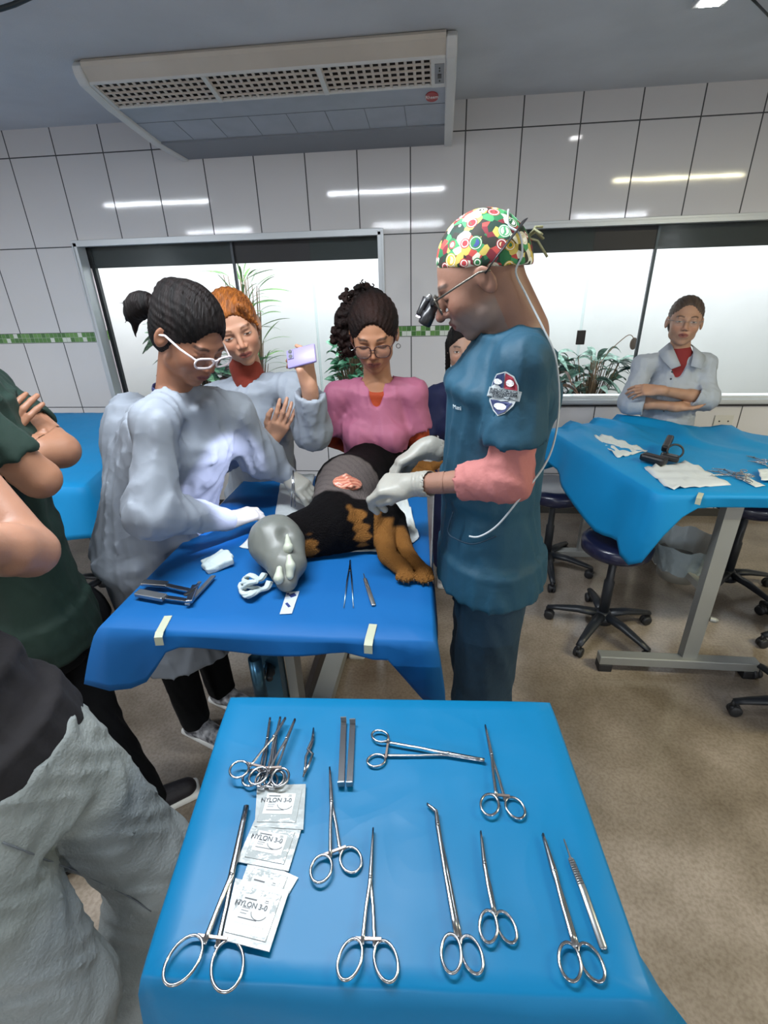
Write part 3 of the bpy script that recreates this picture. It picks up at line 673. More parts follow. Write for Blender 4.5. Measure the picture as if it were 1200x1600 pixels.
    def gloves(s, m, cuff=.05):
        for q, (fw, dors, side, kw, Rh) in s.hand_info.items():
            f = Field(); hand_ops(f, s.J['wr' + q], fw, dors, side, **dict(kw, grow=.0022)); el = s.J['el' + q]; wr = s.J['wr' + q]; u = (el - wr) / np.linalg.norm(el - wr)
            f.cone(wr, wr + u * cuff, .0285 * s.bulk, .033 * s.bulk, k=.012)
            for t in (.3, .55, .8): f.ell(wr + u * cuff * t, V3(.0335, .0335, .0035) * s.bulk, frame(V3(.3, .9, .1), u), k=.004)
            f.cone(wr + u * (cuff + .006), wr + u * (cuff + .03), .030 * s.bulk, .034 * s.bulk, k=.003, m='-')
            mesh_from([bake(f, V3(-.085, -cuff - .03, -.10), V3(.085, .215, .06), .0032, wr, Rh)], 'glove', m, s.root)
    def sleeves(s, f, r, upto=1.0, sides='LR', k=.02, droop=0, bore=.020):
        """sleeve from shoulder; upto 0..1 = shoulder->elbow, 1..2 = elbow->wrist"""
        J = s.J; main = f; f = Field()
        for q in sides:
            a, e, wv = J['sh' + q], J['el' + q], J['wr' + q]; ne = J['neck'] - a; a = a + ne / np.linalg.norm(ne) * .012 - V3(0, 0, .016); rs_ = (r[0] * .82,) + tuple(r[1:])
            if upto <= 1: p = a + (e - a) * upto; f.cone(a, p, rs_[0], rs_[1], k=.03); d = (p - a) / np.linalg.norm(p - a); rr = rs_[1]
            else:
                f.cone(a, e, rs_[0], rs_[1], k=.03); p = e + (wv - e) * (upto - 1); f.cone(e, p, rs_[1], rs_[2], k=k); d = (p - e) / np.linalg.norm(p - e); rr = rs_[2]
            f.ell(p + d * rr * .95, V3(rr * 1.6, rr * 1.6, rr * .95), frame(V3(.31, .5, .1), d) , k=.004, m='-')
            f.cone(p - d * .03, p + d * .01, rr - bore, rr - bore, k=.004, m='-')
        def uni(G, D):
            E = f.eval(G); hh = np.clip(.5 + .5 * (D - E) / .03, 0, 1); return D * (1 - hh) + E * hh - .03 * hh * (1 - hh)
        main.post.append(uni); main.ops_extra = getattr(main, 'ops_extra', []) + f.ops
    def shoes(s, m, sole, color=None):
        fw = s.fwd()
        for q in 'LR':
            a = s.J['an' + q]; f = Field(); g = V3(a[0], a[1], 0)
            f.cone(a - V3(0, 0, .01), g + V3(0, 0, .05) - fw * .01, .040, .044, k=.02); f.cone(g + V3(0, 0, .045), g + fw * .15 + V3(0, 0, .035), .042, .034, k=.03)
            f.box(g + fw * .06 - V3(0, 0, .02), V3(.06, .2, .022), frame(fw), 0, k=.004, m='-')
            sh = s.add(f, 'shoe', m, .006)
            f2 = Field(); f2.box(g + fw * .065 + V3(0, 0, .012), V3(.028, .115, .004), frame(fw), .012, k=.01); so = s.add(f2, 'sole', sole, .006)
            so.parent = sh

# ---------------------------------------------------------------- cloth materials
def crumple(m, scale, strength, dist=.03):
    """faceted creases of nonwoven cloth"""
    nt = m.node_tree; b = nt.nodes['Principled BSDF']; L = nt.links.new
    tc = nt.nodes.new('ShaderNodeTexCoord'); n = nt.nodes.new('ShaderNodeTexNoise'); n.inputs['Scale'].default_value = scale * .6; L(tc.outputs['Object'], n.inputs[0])
    va = nt.nodes.new('ShaderNodeVectorMath'); va.operation = 'MULTIPLY_ADD'; L(n.outputs['Color'], va.inputs[0]); va.inputs[1].default_value = (.35, .35, .35); L(tc.outputs['Object'], va.inputs[2])
    h = None
    for k, w in ((1, 1.0), (2.3, .45)):
        v = nt.nodes.new('ShaderNodeTexVoronoi'); v.inputs['Scale'].default_value = scale * k; L(va.outputs[0], v.inputs[0])
        mm = nt.nodes.new('ShaderNodeMath'); mm.operation = 'MULTIPLY'; mm.inputs[1].default_value = w; L(v.outputs['Distance'], mm.inputs[0])
        if h is None: h = mm.outputs[0]
        else: a = nt.nodes.new('ShaderNodeMath'); L(h, a.inputs[0]); L(mm.outputs[0], a.inputs[1]); h = a.outputs[0]
    bp = nt.nodes.new('ShaderNodeBump'); bp.inputs['Strength'].default_value = strength; bp.inputs['Distance'].default_value = dist; L(h, bp.inputs['Height']); L(bp.outputs[0], b.inputs['Normal'])
M_GLOVE = mat('latex_glove', '#95938a', .45, bump=.12, bscale=60, sss=.05)
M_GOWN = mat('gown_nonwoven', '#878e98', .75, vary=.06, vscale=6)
crumple(M_GOWN, 6, .22)
M_GOWN.node_tree.nodes['Mapping'].inputs['Scale'].default_value = (1, 1, .5)
M_TEAL = mat('teal_scrub_cloth', '#064056', .7, bump=.25, bscale=30, vary=.12, vscale=5)
M_TEALD = mat('teal_trouser_cloth', '#052c40', .75, bump=.25, bscale=30, vary=.12, vscale=5)
M_PINK = mat('pink_scrub_cloth', '#a05a74', .7, bump=.2, bscale=30, vary=.08, vscale=5)
M_ORANGE = mat('orange_knit', '#983408', .8, bump=.2, bscale=120, vary=.15)
M_SALMON = mat('salmon_knit', '#a96864', .8, bump=.25, bscale=60, vary=.08)
M_RUST = mat('rust_knit', '#7e2a18', .8, bump=.2, bscale=120, vary=.1)
M_NAVY = mat('navy_scrub_cloth', '#1b2350', .75, bump=.2, bscale=30, vary=.2)
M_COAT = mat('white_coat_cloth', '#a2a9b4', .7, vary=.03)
crumple(M_COAT, 8, .15)
M_GREEN = mat('dark_green_cloth', '#0f2a21', .8, bump=.3, bscale=24, vary=.2, vscale=5)
M_BLACKC = mat('black_trouser_cloth', '#08090c', .85, spec=.2, bump=.3, bscale=22, vary=.2)
M_PLUM = mat('dark_plum_cloth', '#0d090f', .85, bump=.3, bscale=22, vary=.15)
M_DENIM = mat('light_denim', '#868c8c', .8, bump=.3, bscale=150, vary=.16, vscale=7, col2='#727979')
M_HAIRB = mat('black_hair', '#070505', .65, spec=.2, bump=.9, bscale=30, stretch=(6, 1, 1), vary=.3, col2='#181110')
M_HAIRC = mat('dark_curly_hair', '#0d0706', .7, spec=.2, bump=.6, bscale=90, vary=.4, col2='#26140f')
M_HAIRO = mat('copper_hair', '#a8601f', .5, bump=.9, bscale=60, stretch=(5, 1, 1), vary=.5, vscale=30, col2='#6d3a12')
M_HAIRN = mat('brown_hair', '#5b4a3e', .5, bump=.8, bscale=60, stretch=(5, 1, 1), vary=.3, col2='#3d3029')
M_WSOLE = mat('white_sole', '#d8d8d4', .6)
M_BSHOE = mat('black_shoe', '#18141a', .6, bump=.2, bscale=90)
M_WSHOE = mat('white_shoe', '#d9dade', .6)
M_BUTTON = mat('button_dark', '#34363c', .4)
M_LENS = mat('spectacle_lens', '#7f868c', .15, alpha=.10, spec=.2)
def lens_ring(c, Rl, w, h, th, m, person, name='lens_frame', taper=.8):
    """rounded-rectangle rim in the plane of Rl's x,z (y = outwards)"""
    pts = []
    for k in range(28):
        a = 2 * math.pi * k / 28; cx, cz = math.cos(a), math.sin(a); q = .55
        x = math.copysign(abs(cx) ** q, cx) * w / 2; z = math.copysign(abs(cz) ** q, cz) * h / 2
        if z < 0: x *= taper + (1 - taper) * (1 + z / (h / 2))
        pts.append(c + Rl @ V3(x, 0, z))
    b = MB(); b.tube(pts, th, 8, closed=True); return b, pts
def glasses(p, color, w=.050, h=.034, th=.0022, zoff=-.006, yoff=.104, rim='all', metal=0, tint=None, templ_end=-.01):
    m = mat('glasses_' + color.strip('#'), color, .3, metal=metal)
    root = None
    for q in (-1, 1):
        c = p.loc((q * .0325, yoff, zoff)); Rl = p.R @ np.array(Matrix.Rotation(-q * .12, 3, 'Z'))
        b, pts = lens_ring(c, Rl, w * p.hs, h * p.hs, th, m, p)
        if rim == 'all':
            o = b.build('glasses' if root is None else 'rim', m, None, True); p.w(o)
            if root is None: root = o
            else: o.parent = root
        else:
            o = None
            if root is None:
                bb = MB().tube([p.loc((-.010, yoff, zoff + .006)), p.loc((.010, yoff, zoff + .006))], th * .8, 8); o = bb.build('glasses', m, None, True); p.w(o); root = o
        lens = MB(); lens.prism([((pt - c) @ Rl[:, 0], (pt - c) @ Rl[:, 2]) for pt in pts[::2]], c, np.stack([Rl[:, 0], Rl[:, 2], -Rl[:, 1]], 1), .0012)
        l = p.w(lens.build('lens', M_LENS, None)); l.parent = root
        t = MB().tube([p.loc((q * .056, yoff - .004, zoff + .008)), p.loc((q * .074, .055, zoff + .010)), p.loc((q * .0815, .005, zoff + .012)), p.loc((q * .083, templ_end - .012, zoff - .004))], th * 1.05 if rim == 'all' else .0012, 8)
        l = p.w(t.build('temple', m, None, True)); l.parent = root
    if rim == 'all':
        bb = MB().tube([p.loc((-.010, yoff + .001, zoff + .006)), p.loc((0, yoff + .004, zoff + .009)), p.loc((.010, yoff + .001, zoff + .006))], th, 8)
        l = p.w(bb.build('bridge', m, None, True)); l.parent = root
    return root
def hair_cap(p, m, g=.010, plane=(.045, .55), fz=.012, name='hair', extra=None, h=.0045, volume=1.0, fold=.0035):
    """hair shell over the skull, cut along a hairline"""
    f = Field(); sc = p.hs; c, R = p.hc, p.R
    f.ell(p.loc((0, -.020, .034)), (V3(.074, .094, .084) + g) * sc * volume, R, k=.01)
    f.ell(p.loc((0, -.045, -.02)), (V3(.064, .052, .065) + g * .8) * sc, R, k=.03)
    z0, sl = plane
    # carve the face: a big rounded block in front of the hairline
    f.ell(p.loc((0, .115, -.045 + fz)), V3(.0665, .088, .110) * sc, R, k=.008 * sc, m='-')
    f.box(p.loc((0, .09, -.13)), V3(.12, .085, .075) * sc, R, .01, k=.01 * sc, m='-')
    f.box(p.loc((0, .0, -.2)), V3(.12, .16, .10) * sc, R, .01, k=.01 * sc, m='-')
    if extra: extra(f)
    def strands(G, D):
        Q = (G.pts() - c) @ R / sc; a = np.arctan2(Q[..., 0], Q[..., 2] + .02 + .0 * Q[..., 1]); return D - fold * np.sin(a * 42 + 3 * np.sin(Q[..., 1] * 30)) * .5
    f.post.append(strands)
    return p.add(f, name, m, h)

# ================================================================ surgeon
YS = 1.22
neck = P(815, 512, y=1.235); J = dict(neck=neck, chest=P(784, 606, y=YS + .01), waist=P(764, 745, y=YS + .02), pelvis=P(766, 880, y=YS + .02),
     shL=P(818, 562, y=1.06), elL=P(795, 748, y=1.03), wrL=P(648, 757, y=1.17), shR=P(792, 560, y=1.40), elR=P(770, 720, y=1.44), wrR=P(664, 700, y=1.40))
for q, dy in (('L', -.09), ('R', .11)):
    J['hip' + q] = J['pelvis'] + V3(0, dy, -.02); J['kn' + q] = V3(J['pelvis'][0] - .01, YS + dy, .50); J['an' + q] = V3(J['pelvis'][0] + .03, YS + dy, .09)
hc = P(749, 433, y=1.22)
surg = Person((2.87, 1.24, 0), 'surgeon in teal scrubs, patterned cap and magnifying loupes bending over the dog', J, (hc, (-.88, .02, -.47), (-.47, 0, .88), .99),
    skin='#9a7260', lip='#86544a', brow='#3a2f2a', eyes='down', female=False, stubble='#7d7672', bulk=1.0,
    hands=[('L', V3(-.96, .22, -.12), V3(-.15, -.35, .9), -1, dict(s=1.0, curl=(.75, .85, .45), thumb=(.25, .95, -.35), index=(.55, .9, .5))),
           ('R', V3(-.86, -.10, -.48), V3(-.45, .1, .88), -1 * -1 * 1, dict(s=1.0, curl=(.5, .45, .3), thumb=(.45, .85, -.5), index=(.45, .55, .3), spread=.10))])
surg.gloves(M_GLOVE, .045)
f = Field(); surg.torso(f, .024, gp=.05); surg.sleeves(f, (.064, .070), upto=.62)
pv = J['pelvis']; f.econe(pv + V3(0, 0, -.10), pv + V3(0, 0, .05), (.215, .150), (.195, .142), surg.X, k=.03)
f.cone(surg.J['neck'] + V3(0, 0, -.03), surg.J['neck'] + V3(-.06, 0, .12), .060, .075, k=.008, m='-')
f.box(pv + V3(0, 0, -.17), V3(.25, .3, .14), None, .0, k=.01, m='-')
f.post.append(folds(.007, 15, 1.3, (.2, .0, 1)))
TOPF = f; top = surg.add(f, 'scrub_top', M_TEAL, .0075)
for q in 'LR': f = Field(); f.ell(surg.J['el' + q], .02, None); surg.sleeves(f, (.052, .052, .046), upto=1.42, sides=q, k=.02); f.post.append(folds(.006, 55, .3, (0, 1, .2), .6)); surg.add(f, 'undershirt_sleeve', M_SALMON, .006)
f = Field(); f.ell(surg.J['neck'] + V3(-.03, 0, -.03), V3(.058, .06, .05), None); f.cone(surg.J['neck'] + V3(0, 0, -.02), surg.J['neck'] + V3(-.06, 0, .12), .058, .07, k=.004, m='-'); surg.add(f, 'undershirt_collar', M_SALMON, .006)
f = Field()
for q in 'LR': f.chain([J['hip' + q], J['kn' + q], J['an' + q] + V3(0, 0, -.02)], [.092, .085, .078], k=.03)
f.econe(pv + V3(0, 0, -.10), pv, (.15, .105), (.14, .10), surg.X, k=.03); f.box((pv[0], YS, -.02), (.3, .4, .055), None, 0, k=.005, m='-')
f.post.append(folds(.009, 12, 2.1, (0, 0, 1), .4)); surg.add(f, 'scrub_trousers', M_TEALD, .009)
surg.shoes(mat('purple_shoe', '#3b2a5a', .6), M_WSOLE)
# cap
def cap_material():
    m = bpy.data.materials.new('patterned_cap'); m.use_nodes = True; nt = m.node_tree; b = nt.nodes['Principled BSDF']; L = nt.links.new; b.inputs['Roughness'].default_value = .75
    tc = nt.nodes.new('ShaderNodeTexCoord')
    v = nt.nodes.new('ShaderNodeTexVoronoi'); v.inputs['Scale'].default_value = 34; L(tc.outputs['Object'], v.inputs[0])
    sp = nt.nodes.new('ShaderNodeSeparateColor'); L(v.outputs['Color'], sp.inputs[0])
    def ramp(src, cols):
        r = nt.nodes.new('ShaderNodeValToRGB'); r.color_ramp.interpolation = 'CONSTANT'; L(src, r.inputs[0]); els = r.color_ramp.elements
        els[0].color = srgb(cols[0]); els[1].position = 1 / len(cols); els[1].color = srgb(cols[1])
        for i in range(2, len(cols)): e = els.new(i / len(cols)); e.color = srgb(cols[i])
        return r.outputs[0]
    c1 = ramp(sp.outputs[0], ['#2f7d4a', '#b53a3f', '#d9d2b8', '#c9a63a', '#1f5d3a', '#dfe3d8', '#8c2a30', '#4b9a6a'])
    c2 = ramp(sp.outputs[1], ['#e8e3d0', '#1c2a20', '#c23b3b', '#e3d9a0', '#27704a', '#f0efe6', '#3b4a8a'])
    d = v.outputs['Distance']
    def band(lo, hi):
        a = nt.nodes.new('ShaderNodeMath'); a.operation = 'GREATER_THAN'; L(d, a.inputs[0]); a.inputs[1].default_value = lo
        b2 = nt.nodes.new('ShaderNodeMath'); b2.operation = 'LESS_THAN'; L(d, b2.inputs[0]); b2.inputs[1].default_value = hi
        c = nt.nodes.new('ShaderNodeMath'); c.operation = 'MULTIPLY'; L(a.outputs[0], c.inputs[0]); L(b2.outputs[0], c.inputs[1]); return c.outputs[0]
    def mixn(fac, A, B):
        x = nt.nodes.new('ShaderNodeMix'); x.data_type = 'RGBA'; L(fac, x.inputs[0])
        for s_, i in ((A, 6), (B, 7)):
            if isinstance(s_, tuple): x.inputs[i].default_value = s_
            else: L(s_, x.inputs[i])
        return x.outputs[2]
    w = nt.nodes.new('ShaderNodeTexWave'); w.inputs['Scale'].default_value = 26; w.inputs['Distortion'].default_value = 9; L(tc.outputs['Object'], w.inputs[0])
    st = nt.nodes.new('ShaderNodeMath'); st.operation = 'GREATER_THAN'; st.inputs[1].default_value = .62; L(w.outputs[1], st.inputs[0])
    inner = mixn(st.outputs[0], c2, c1)
    v2 = nt.nodes.new('ShaderNodeTexVoronoi'); v2.inputs['Scale'].default_value = 62; L(tc.outputs['Object'], v2.inputs[0]); sp2 = nt.nodes.new('ShaderNodeSeparateColor'); L(v2.outputs['Color'], sp2.inputs[0]); back = ramp(sp2.outputs[2], ['#1f6a40', '#b8453f', '#2a2a22', '#c9b45a', '#d8d6c4', '#7a2430', '#3f8f5a', '#18352a'])
    x = mixn(band(-1, .30), c1, inner); x = mixn(band(.38, .42), x, srgb('#efece0')); x = mixn(band(.47, 9), x, back); L(x, b.inputs['Base Color'])
    return m
f = Field(); f.ell(surg.loc((0, -.020, .034)), V3(.080, .099, .091) * surg.hs, surg.R, k=.01); f.ell(surg.loc((0, -.06, .0)), V3(.070, .055, .06) * surg.hs, surg.R, k=.03)
nrm = surg.R @ V3(0, -.455, .89); f.box(surg.loc((0, .0, .023)) - nrm * .15, V3(.3, .3, .15), frame((0, 1, 0) if abs(nrm[1]) < .9 else (1, 0, 0), nrm), 0, k=.004, m='-')
def crinkle(G, D):
    Q = (G.pts() - surg.hc) @ surg.R; return D - .0016 * np.sin(Q[..., 0] * 120 + 4 * np.sin(Q[..., 1] * 50)) * np.clip((.08 - Q[..., 2]) / .08, 0, 1)
f.post.append(crinkle); cap = surg.add(f, 'surgical_cap', cap_material(), .004)
t = MB()
for a, b_ in (((0, -.118, .02), (.02, -.150, .0)), ((0, -.118, .02), (-.02, -.145, .01)), ((.0, -.118, .015), (.005, -.155, .022)), ((0, -.118, .02), (-.01, -.14, -.035))):
    A, B = surg.loc(a), surg.loc(b_); mid = (A + B) / 2 + V3(0, 0, .012); t.tube([A, mid, B], .0045, 8, flat=.6)
o = surg.w(t.build('cap_tie', mat('cap_tie', '#9a9a78', .8, vary=.4, vscale=60), None, True)); o.parent = cap
# loupes
M_LB = mat('loupe_black', '#17171a', .35); M_LF = mat('loupe_frame', '#6a665e', .35, metal=.7)
lp = surg.w(MB().bar(surg.loc((-.045, .112, .006)), surg.loc((.045, .112, .006)), .010, .014, bev=.003).build('loupes', M_LB, None))
def lpart(o): surg.w(o); o.parent = lp; return o
for q in (-1, 1):
    a, b_ = surg.loc((q * .031, .112, .000)), surg.loc((q * .028, .150, -.026)); d = (b_ - a) / np.linalg.norm(b_ - a)
    L_ = np.linalg.norm(b_ - a)
    lpart(MB().lathe([(0.001, 0), (.0115, 0), (.0125, L_ * .4), (.0150, L_ * .45), (.0155, L_ * .92), (.0140, L_), (.0105, L_), (.0100, L_ - .004), (.0001, L_ - .004)], a, 24, d).build('magnifier', M_LB, None, True))
    lpart(MB().tube([surg.loc((q * .058, .108, .006)), surg.loc((q * .078, .05, .010)), surg.loc((q * .0855, .0, .012)), surg.loc((q * .087, -.022, .004))], .0022, 8).build('temple', M_LF, None, True))
    b, pts = lens_ring(surg.loc((q * .033, .104, -.006)), surg.R, .056, .040, .0018, M_LF, surg); lpart(b.build('rim', M_LF, None, True))
    lpart(MB().lathe([(.004, 0), (.006, .002), (.006, .010), (.004, .012)], surg.loc((q * .030, .116, .018)), 14, surg.R[:, 0]).build('hinge_knob', M_STEELD, None, True))
a, b_ = surg.loc((0, .120, .020)), surg.loc((0, .158, -.012)); d = (b_ - a) / np.linalg.norm(b_ - a)
lpart(MB().lathe([(.0001, 0), (.009, 0), (.010, .03), (.011, .036), (.009, .042), (.0001, .042)], a, 20, d).build('headlight', M_LB, None, True))
lpart(MB().lathe([(.0001, .0), (.0085, .0), (.0085, .002), (.0001, .002)], a + d * .0425, 20, d).build('light_lens', mat('led_glow', '#e8dcff', .2, emit=12), None, True))
lamp_pos = a + d * .052; tgt = P(358, 765, y=1.42)
so.location = tuple(lamp_pos); so.rotation_euler = Vector(tgt - lamp_pos).to_track_quat('-Z', 'Y').to_euler()
strap = [surg.loc((-.086, -.01, .004)), surg.loc((-.088, -.045, .022)), surg.loc((-.070, -.095, .042)), surg.loc((0, -.128, .052)), surg.loc((.070, -.095, .042)), surg.loc((.088, -.045, .022)), surg.loc((.086, -.01, .004))]
lpart(MB().tube(strap, .007, 8, flat=.25, up=tuple(surg.R[:, 2])).build('head_strap', M_LB, None, True))
cabp = [surg.loc((-.05, -.10, .085)), P(795, 352, y=1.16), P(812, 366, y=1.15), P(816, 398, y=1.15), P(806, 425, y=1.15), P(822, 460, y=1.15), P(850, 515, y=1.13), P(868, 558, y=1.12), P(874, 620, y=1.11), P(868, 680, y=1.06), P(852, 725, y=1.02), P(815, 775, y=.99), P(778, 820, y=.995), P(750, 838, y=1.0), P(733, 838, y=1.005)]
def catmull(pts, n=6):
    pts = [np.array(p, float) for p in pts]; out = []
    for i in range(len(pts) - 1):
        p0, p1, p2, p3 = pts[max(i - 1, 0)], pts[i], pts[i + 1], pts[min(i + 2, len(pts) - 1)]
        for k in range(n):
            t = k / n; out.append(.5 * ((2 * p1) + (-p0 + p2) * t + (2 * p0 - 5 * p1 + 4 * p2 - p3) * t * t + (-p0 + 3 * p1 - 3 * p2 + p3) * t ** 3))
    out.append(pts[-1]); return out
lpart(MB().tube(catmull(cabp), .0022, 8).build('light_cable', mat('cable_grey', '#aab0b4', .4), None, True))
# chest pocket, kangaroo pocket edge and the round sleeve patch
o = surg.w(MB().tube(catmull([P(708, 800, y=1.10), P(700, 830, y=1.11), P(712, 842, y=1.09), P(740, 850, y=1.075), P(775, 838, y=1.06)]), .0018, 6).build('pocket_edge', M_TEALD, None, True)); o.parent = top
pc = P(787, 612, y=.985); vdir = CAM - pc; vdir /= np.linalg.norm(vdir)
nP = V3(-.12, -1, .02); nP /= np.linalg.norm(nP); Rp = np.stack([np.cross(V3(0, 0, 1), nP), V3(0, 0, 1), nP], 1); Rp[:, 0] /= np.linalg.norm(Rp[:, 0]); Rp[:, 1] = np.cross(Rp[:, 2], Rp[:, 0])
patch_info = (pc, Rp)

# ================================================================ assistant with the white glasses
J = dict(neck=P(272, 604, y=1.40), shR=P(238, 652, y=1.24), shL=P(366, 636, y=1.52), chest=P(290, 690, y=1.43), waist=P(258, 765, y=1.45), pelvis=P(250, 860, y=1.46),
     elR=P(238, 800, y=1.17), wrR=P(362, 812, z=.985), elL=P(408, 712, y=1.62), wrL=P(452, 745, z=1.02))
for q, (x, y) in (('R', (1.76, 1.36)), ('L', (1.80, 1.53))): J['an' + q] = V3(x, y, .09); J['kn' + q] = V3(x - .02, y, .47); J['hip' + q] = J['pelvis'] * .5 + V3(x - .03, y, .82) * .5
aw = Person((1.78, 1.45, 0), 'woman in white gown and white-framed glasses, black hair in a high bun', J, (P(296, 524, y=1.38), (.70, -.36, -.56), (.42, -.12, .9), 1.03),
    skin='#9c6c53', lip='#7d4640', brow='#1c1412', eyes='down', bulk=.98, bust=False,
    hands=[('R', P(415, 795, z=.975) - J['wrR'], V3(-.2, -.5, .85), -1, dict(s=.92, curl=(.5, .7, .4), thumb=(.3, .95, -.4), index=(.35, .5, .3))),
           ('L', P(492, 775, z=.98) - J['wrL'], V3(.35, -.6, .7), 1, dict(s=.92, curl=(.55, .65, .4), thumb=(.3, .95, -.45), index=(.4, .5, .3)))])
aw.gloves(M_GLOVE, .05)
f = Field(); aw.torso(f, .036, gp=.07, bust=False); pv = aw.J['pelvis']
f.econe(V3(1.79, 1.44, .42), pv, (.235, .19), (.20, .17), aw.X, k=.05); f.box((1.79, 1.44, .35), (.4, .4, .075), None, 0, k=.004, m='-')
f.ell(P(222, 715, y=1.50), V3(.11, .13, .22), None, k=.08); f.econe(aw.J['chest'] + V3(-.01, 0, .04), pv + V3(-.02, 0, .02), (.165, .135), (.21, .17), aw.X, k=.06)
for q in 'LR': f.cone(aw.J['sh' + q] - V3(-.005, 0, .03), aw.J['el' + q], .046, .074, k=.06); f.cone(aw.J['el' + q], aw.J['wr' + q] * .93 + aw.J['el' + q] * .07, .074, .036, k=.03)
f.cone(aw.J['neck'] + V3(-.01, 0, -.01), aw.J['neck'] + V3(.03, 0, .12), .056, .075, k=.006, m='-')
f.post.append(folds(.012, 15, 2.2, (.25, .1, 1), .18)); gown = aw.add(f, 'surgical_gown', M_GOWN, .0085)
f = Field(); f.ell(aw.J['neck'] + V3(0, 0, -.005), V3(.062, .062, .045), None); f.cone(aw.J['neck'] + V3(0, 0, -.02), aw.J['neck'] + V3(.02, 0, .12), .056, .07, k=.004, m='-'); aw.add(f, 'undershirt_collar', M_NAVY, .006)
f = Field()
for q in 'LR': f.chain([J['hip' + q], J['kn' + q], J['an' + q] + V3(0, 0, -.005)], [.085, .072, .058], k=.03)
f.post.append(folds(.006, 14, 1., (0, 0, 1), .4)); aw.add(f, 'trousers', M_BLACKC, .009); aw.shoes(mat('mixed_shoe', '#4a4a50', .6, vary=.9, vscale=40, col2='#c9c9cc'), M_WSOLE)
bun = aw.hc + P(222, 476, y=1.38) - P(296, 524, y=1.38)
def ex(f):
    f.ell(aw.loc((0, -.10, .055)), .035 * aw.hs, None, k=.03)
hr = hair_cap(aw, M_HAIRB, .011, extra=ex)
f = Field(); f.ell(bun, V3(.042, .036, .036), None); f.ell(bun + V3(-.03, 0, -.02), .026, None)
for k in range(9):
    a = k * .7; f.cone(bun + V3(-.01, 0, 0), bun + V3(-.055 - .01 * math.sin(a * 3), .025 * math.cos(a * 2), .03 * math.sin(a) - .02), .008, .002, k=.004)
f.cone(bun + V3(-.03, 0, -.02), bun + V3(-.04, 0, -.085), .018, .003, k=.01); f.post.append(folds(.004, 70, .5, (0, 0, 1), .3)); o = aw.add(f, 'hair_bun', M_HAIRB, .0045); o.parent = hr
hr2 = glasses(aw, '#e8dcdc', w=.056, h=.030, th=.0028, zoff=-.006, yoff=.105)

# ================================================================ copper-haired woman with the phone
def wz(px, py, y, z): p = P(px, py, y=y); return V3(p[0], y, z)
J = dict(neck=P(392, 588, y=1.86), shR=P(335, 618, y=1.88), shL=P(462, 602, y=1.82), chest=P(402, 655, y=1.87), waist=P(410, 722, y=1.98), pelvis=P(414, 772, y=2.05),
     elR=P(345, 708, y=1.74), wrR=P(425, 686, y=1.64), elL=P(488, 672, y=1.70), wrL=P(484, 608, y=1.62))
for q, dx in (('R', -.09), ('L', .09)): J['hip' + q] = J['pelvis'] + V3(dx, 0, -.04); J['kn' + q] = V3(J['pelvis'][0] + dx, 2.05, .46); J['an' + q] = V3(J['pelvis'][0] + dx, 2.07, .09)
ow = Person((J['pelvis'][0], 1.9, 0), 'copper-haired woman in white gown holding up a lilac phone', J, (P(368, 512, y=1.80), (.40, -.86, -.22), (-.22, -.10, .97), 1.02),
    skin='#c49378', lip='#9c5a50', brow='#5e3a22', eyes='half', bulk=.96, bust=False,
    hands=[('R', P(452, 640, y=1.60) - J['wrR'], V3(.5, -.6, .3), -1, dict(s=.9, curl=(.25, .3, .2), thumb=(.5, .85, -.2))),
           ('L', P(474, 560, y=1.60) - J['wrL'], V3(.7, -.55, .2), 1, dict(s=.92, curl=(.75, .75, .35), thumb=(.5, .85, -.4), index=(.5, .6, .3)))])
f = Field(); ow.torso(f, .026, gp=.05, bust=False); pv = ow.J['pelvis']
f.econe(V3(pv[0], 2.05, .46), pv, (.20, .14), (.18, .13), ow.X, k=.05); f.box((pv[0], 2.05, .38), (.4, .4, .08), None, 0, k=.004, m='-')
ow.sleeves(f, (.068, .070, .050), upto=1.86, k=.03, bore=.022)
f.cone(ow.J['neck'] + V3(0, 0, -.02), ow.J['neck'] + V3(-.02, -.02, .12), .055, .075, k=.006, m='-')
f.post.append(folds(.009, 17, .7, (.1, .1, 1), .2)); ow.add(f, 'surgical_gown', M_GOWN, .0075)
f = Field(); f.cone(ow.J['neck'] + V3(0, 0, -.03), ow.J['neck'] + V3(-.012, -.012, .035), .062, .058); ow.add(f, 'undershirt_collar', M_RUST, .006)
f = Field()
for q in 'LR': f.chain([J['hip' + q], J['kn' + q], J['an' + q]], [.085, .07, .056], k=.03)
ow.add(f, 'trousers', M_BLACKC, .011); ow.shoes(M_BSHOE, M_WSOLE)
def ex(f):
    for q in (-1, 1): f.cone(ow.loc((q * .040, .072, .085)), ow.loc((q * .074, .060, .005)), .014, .006, k=.012)
    f.ell(ow.loc((0, -.05, -.03)), V3(.074, .06, .07) * ow.hs, ow.R, k=.03)
hair_cap(ow, M_HAIRO, .010, extra=ex)

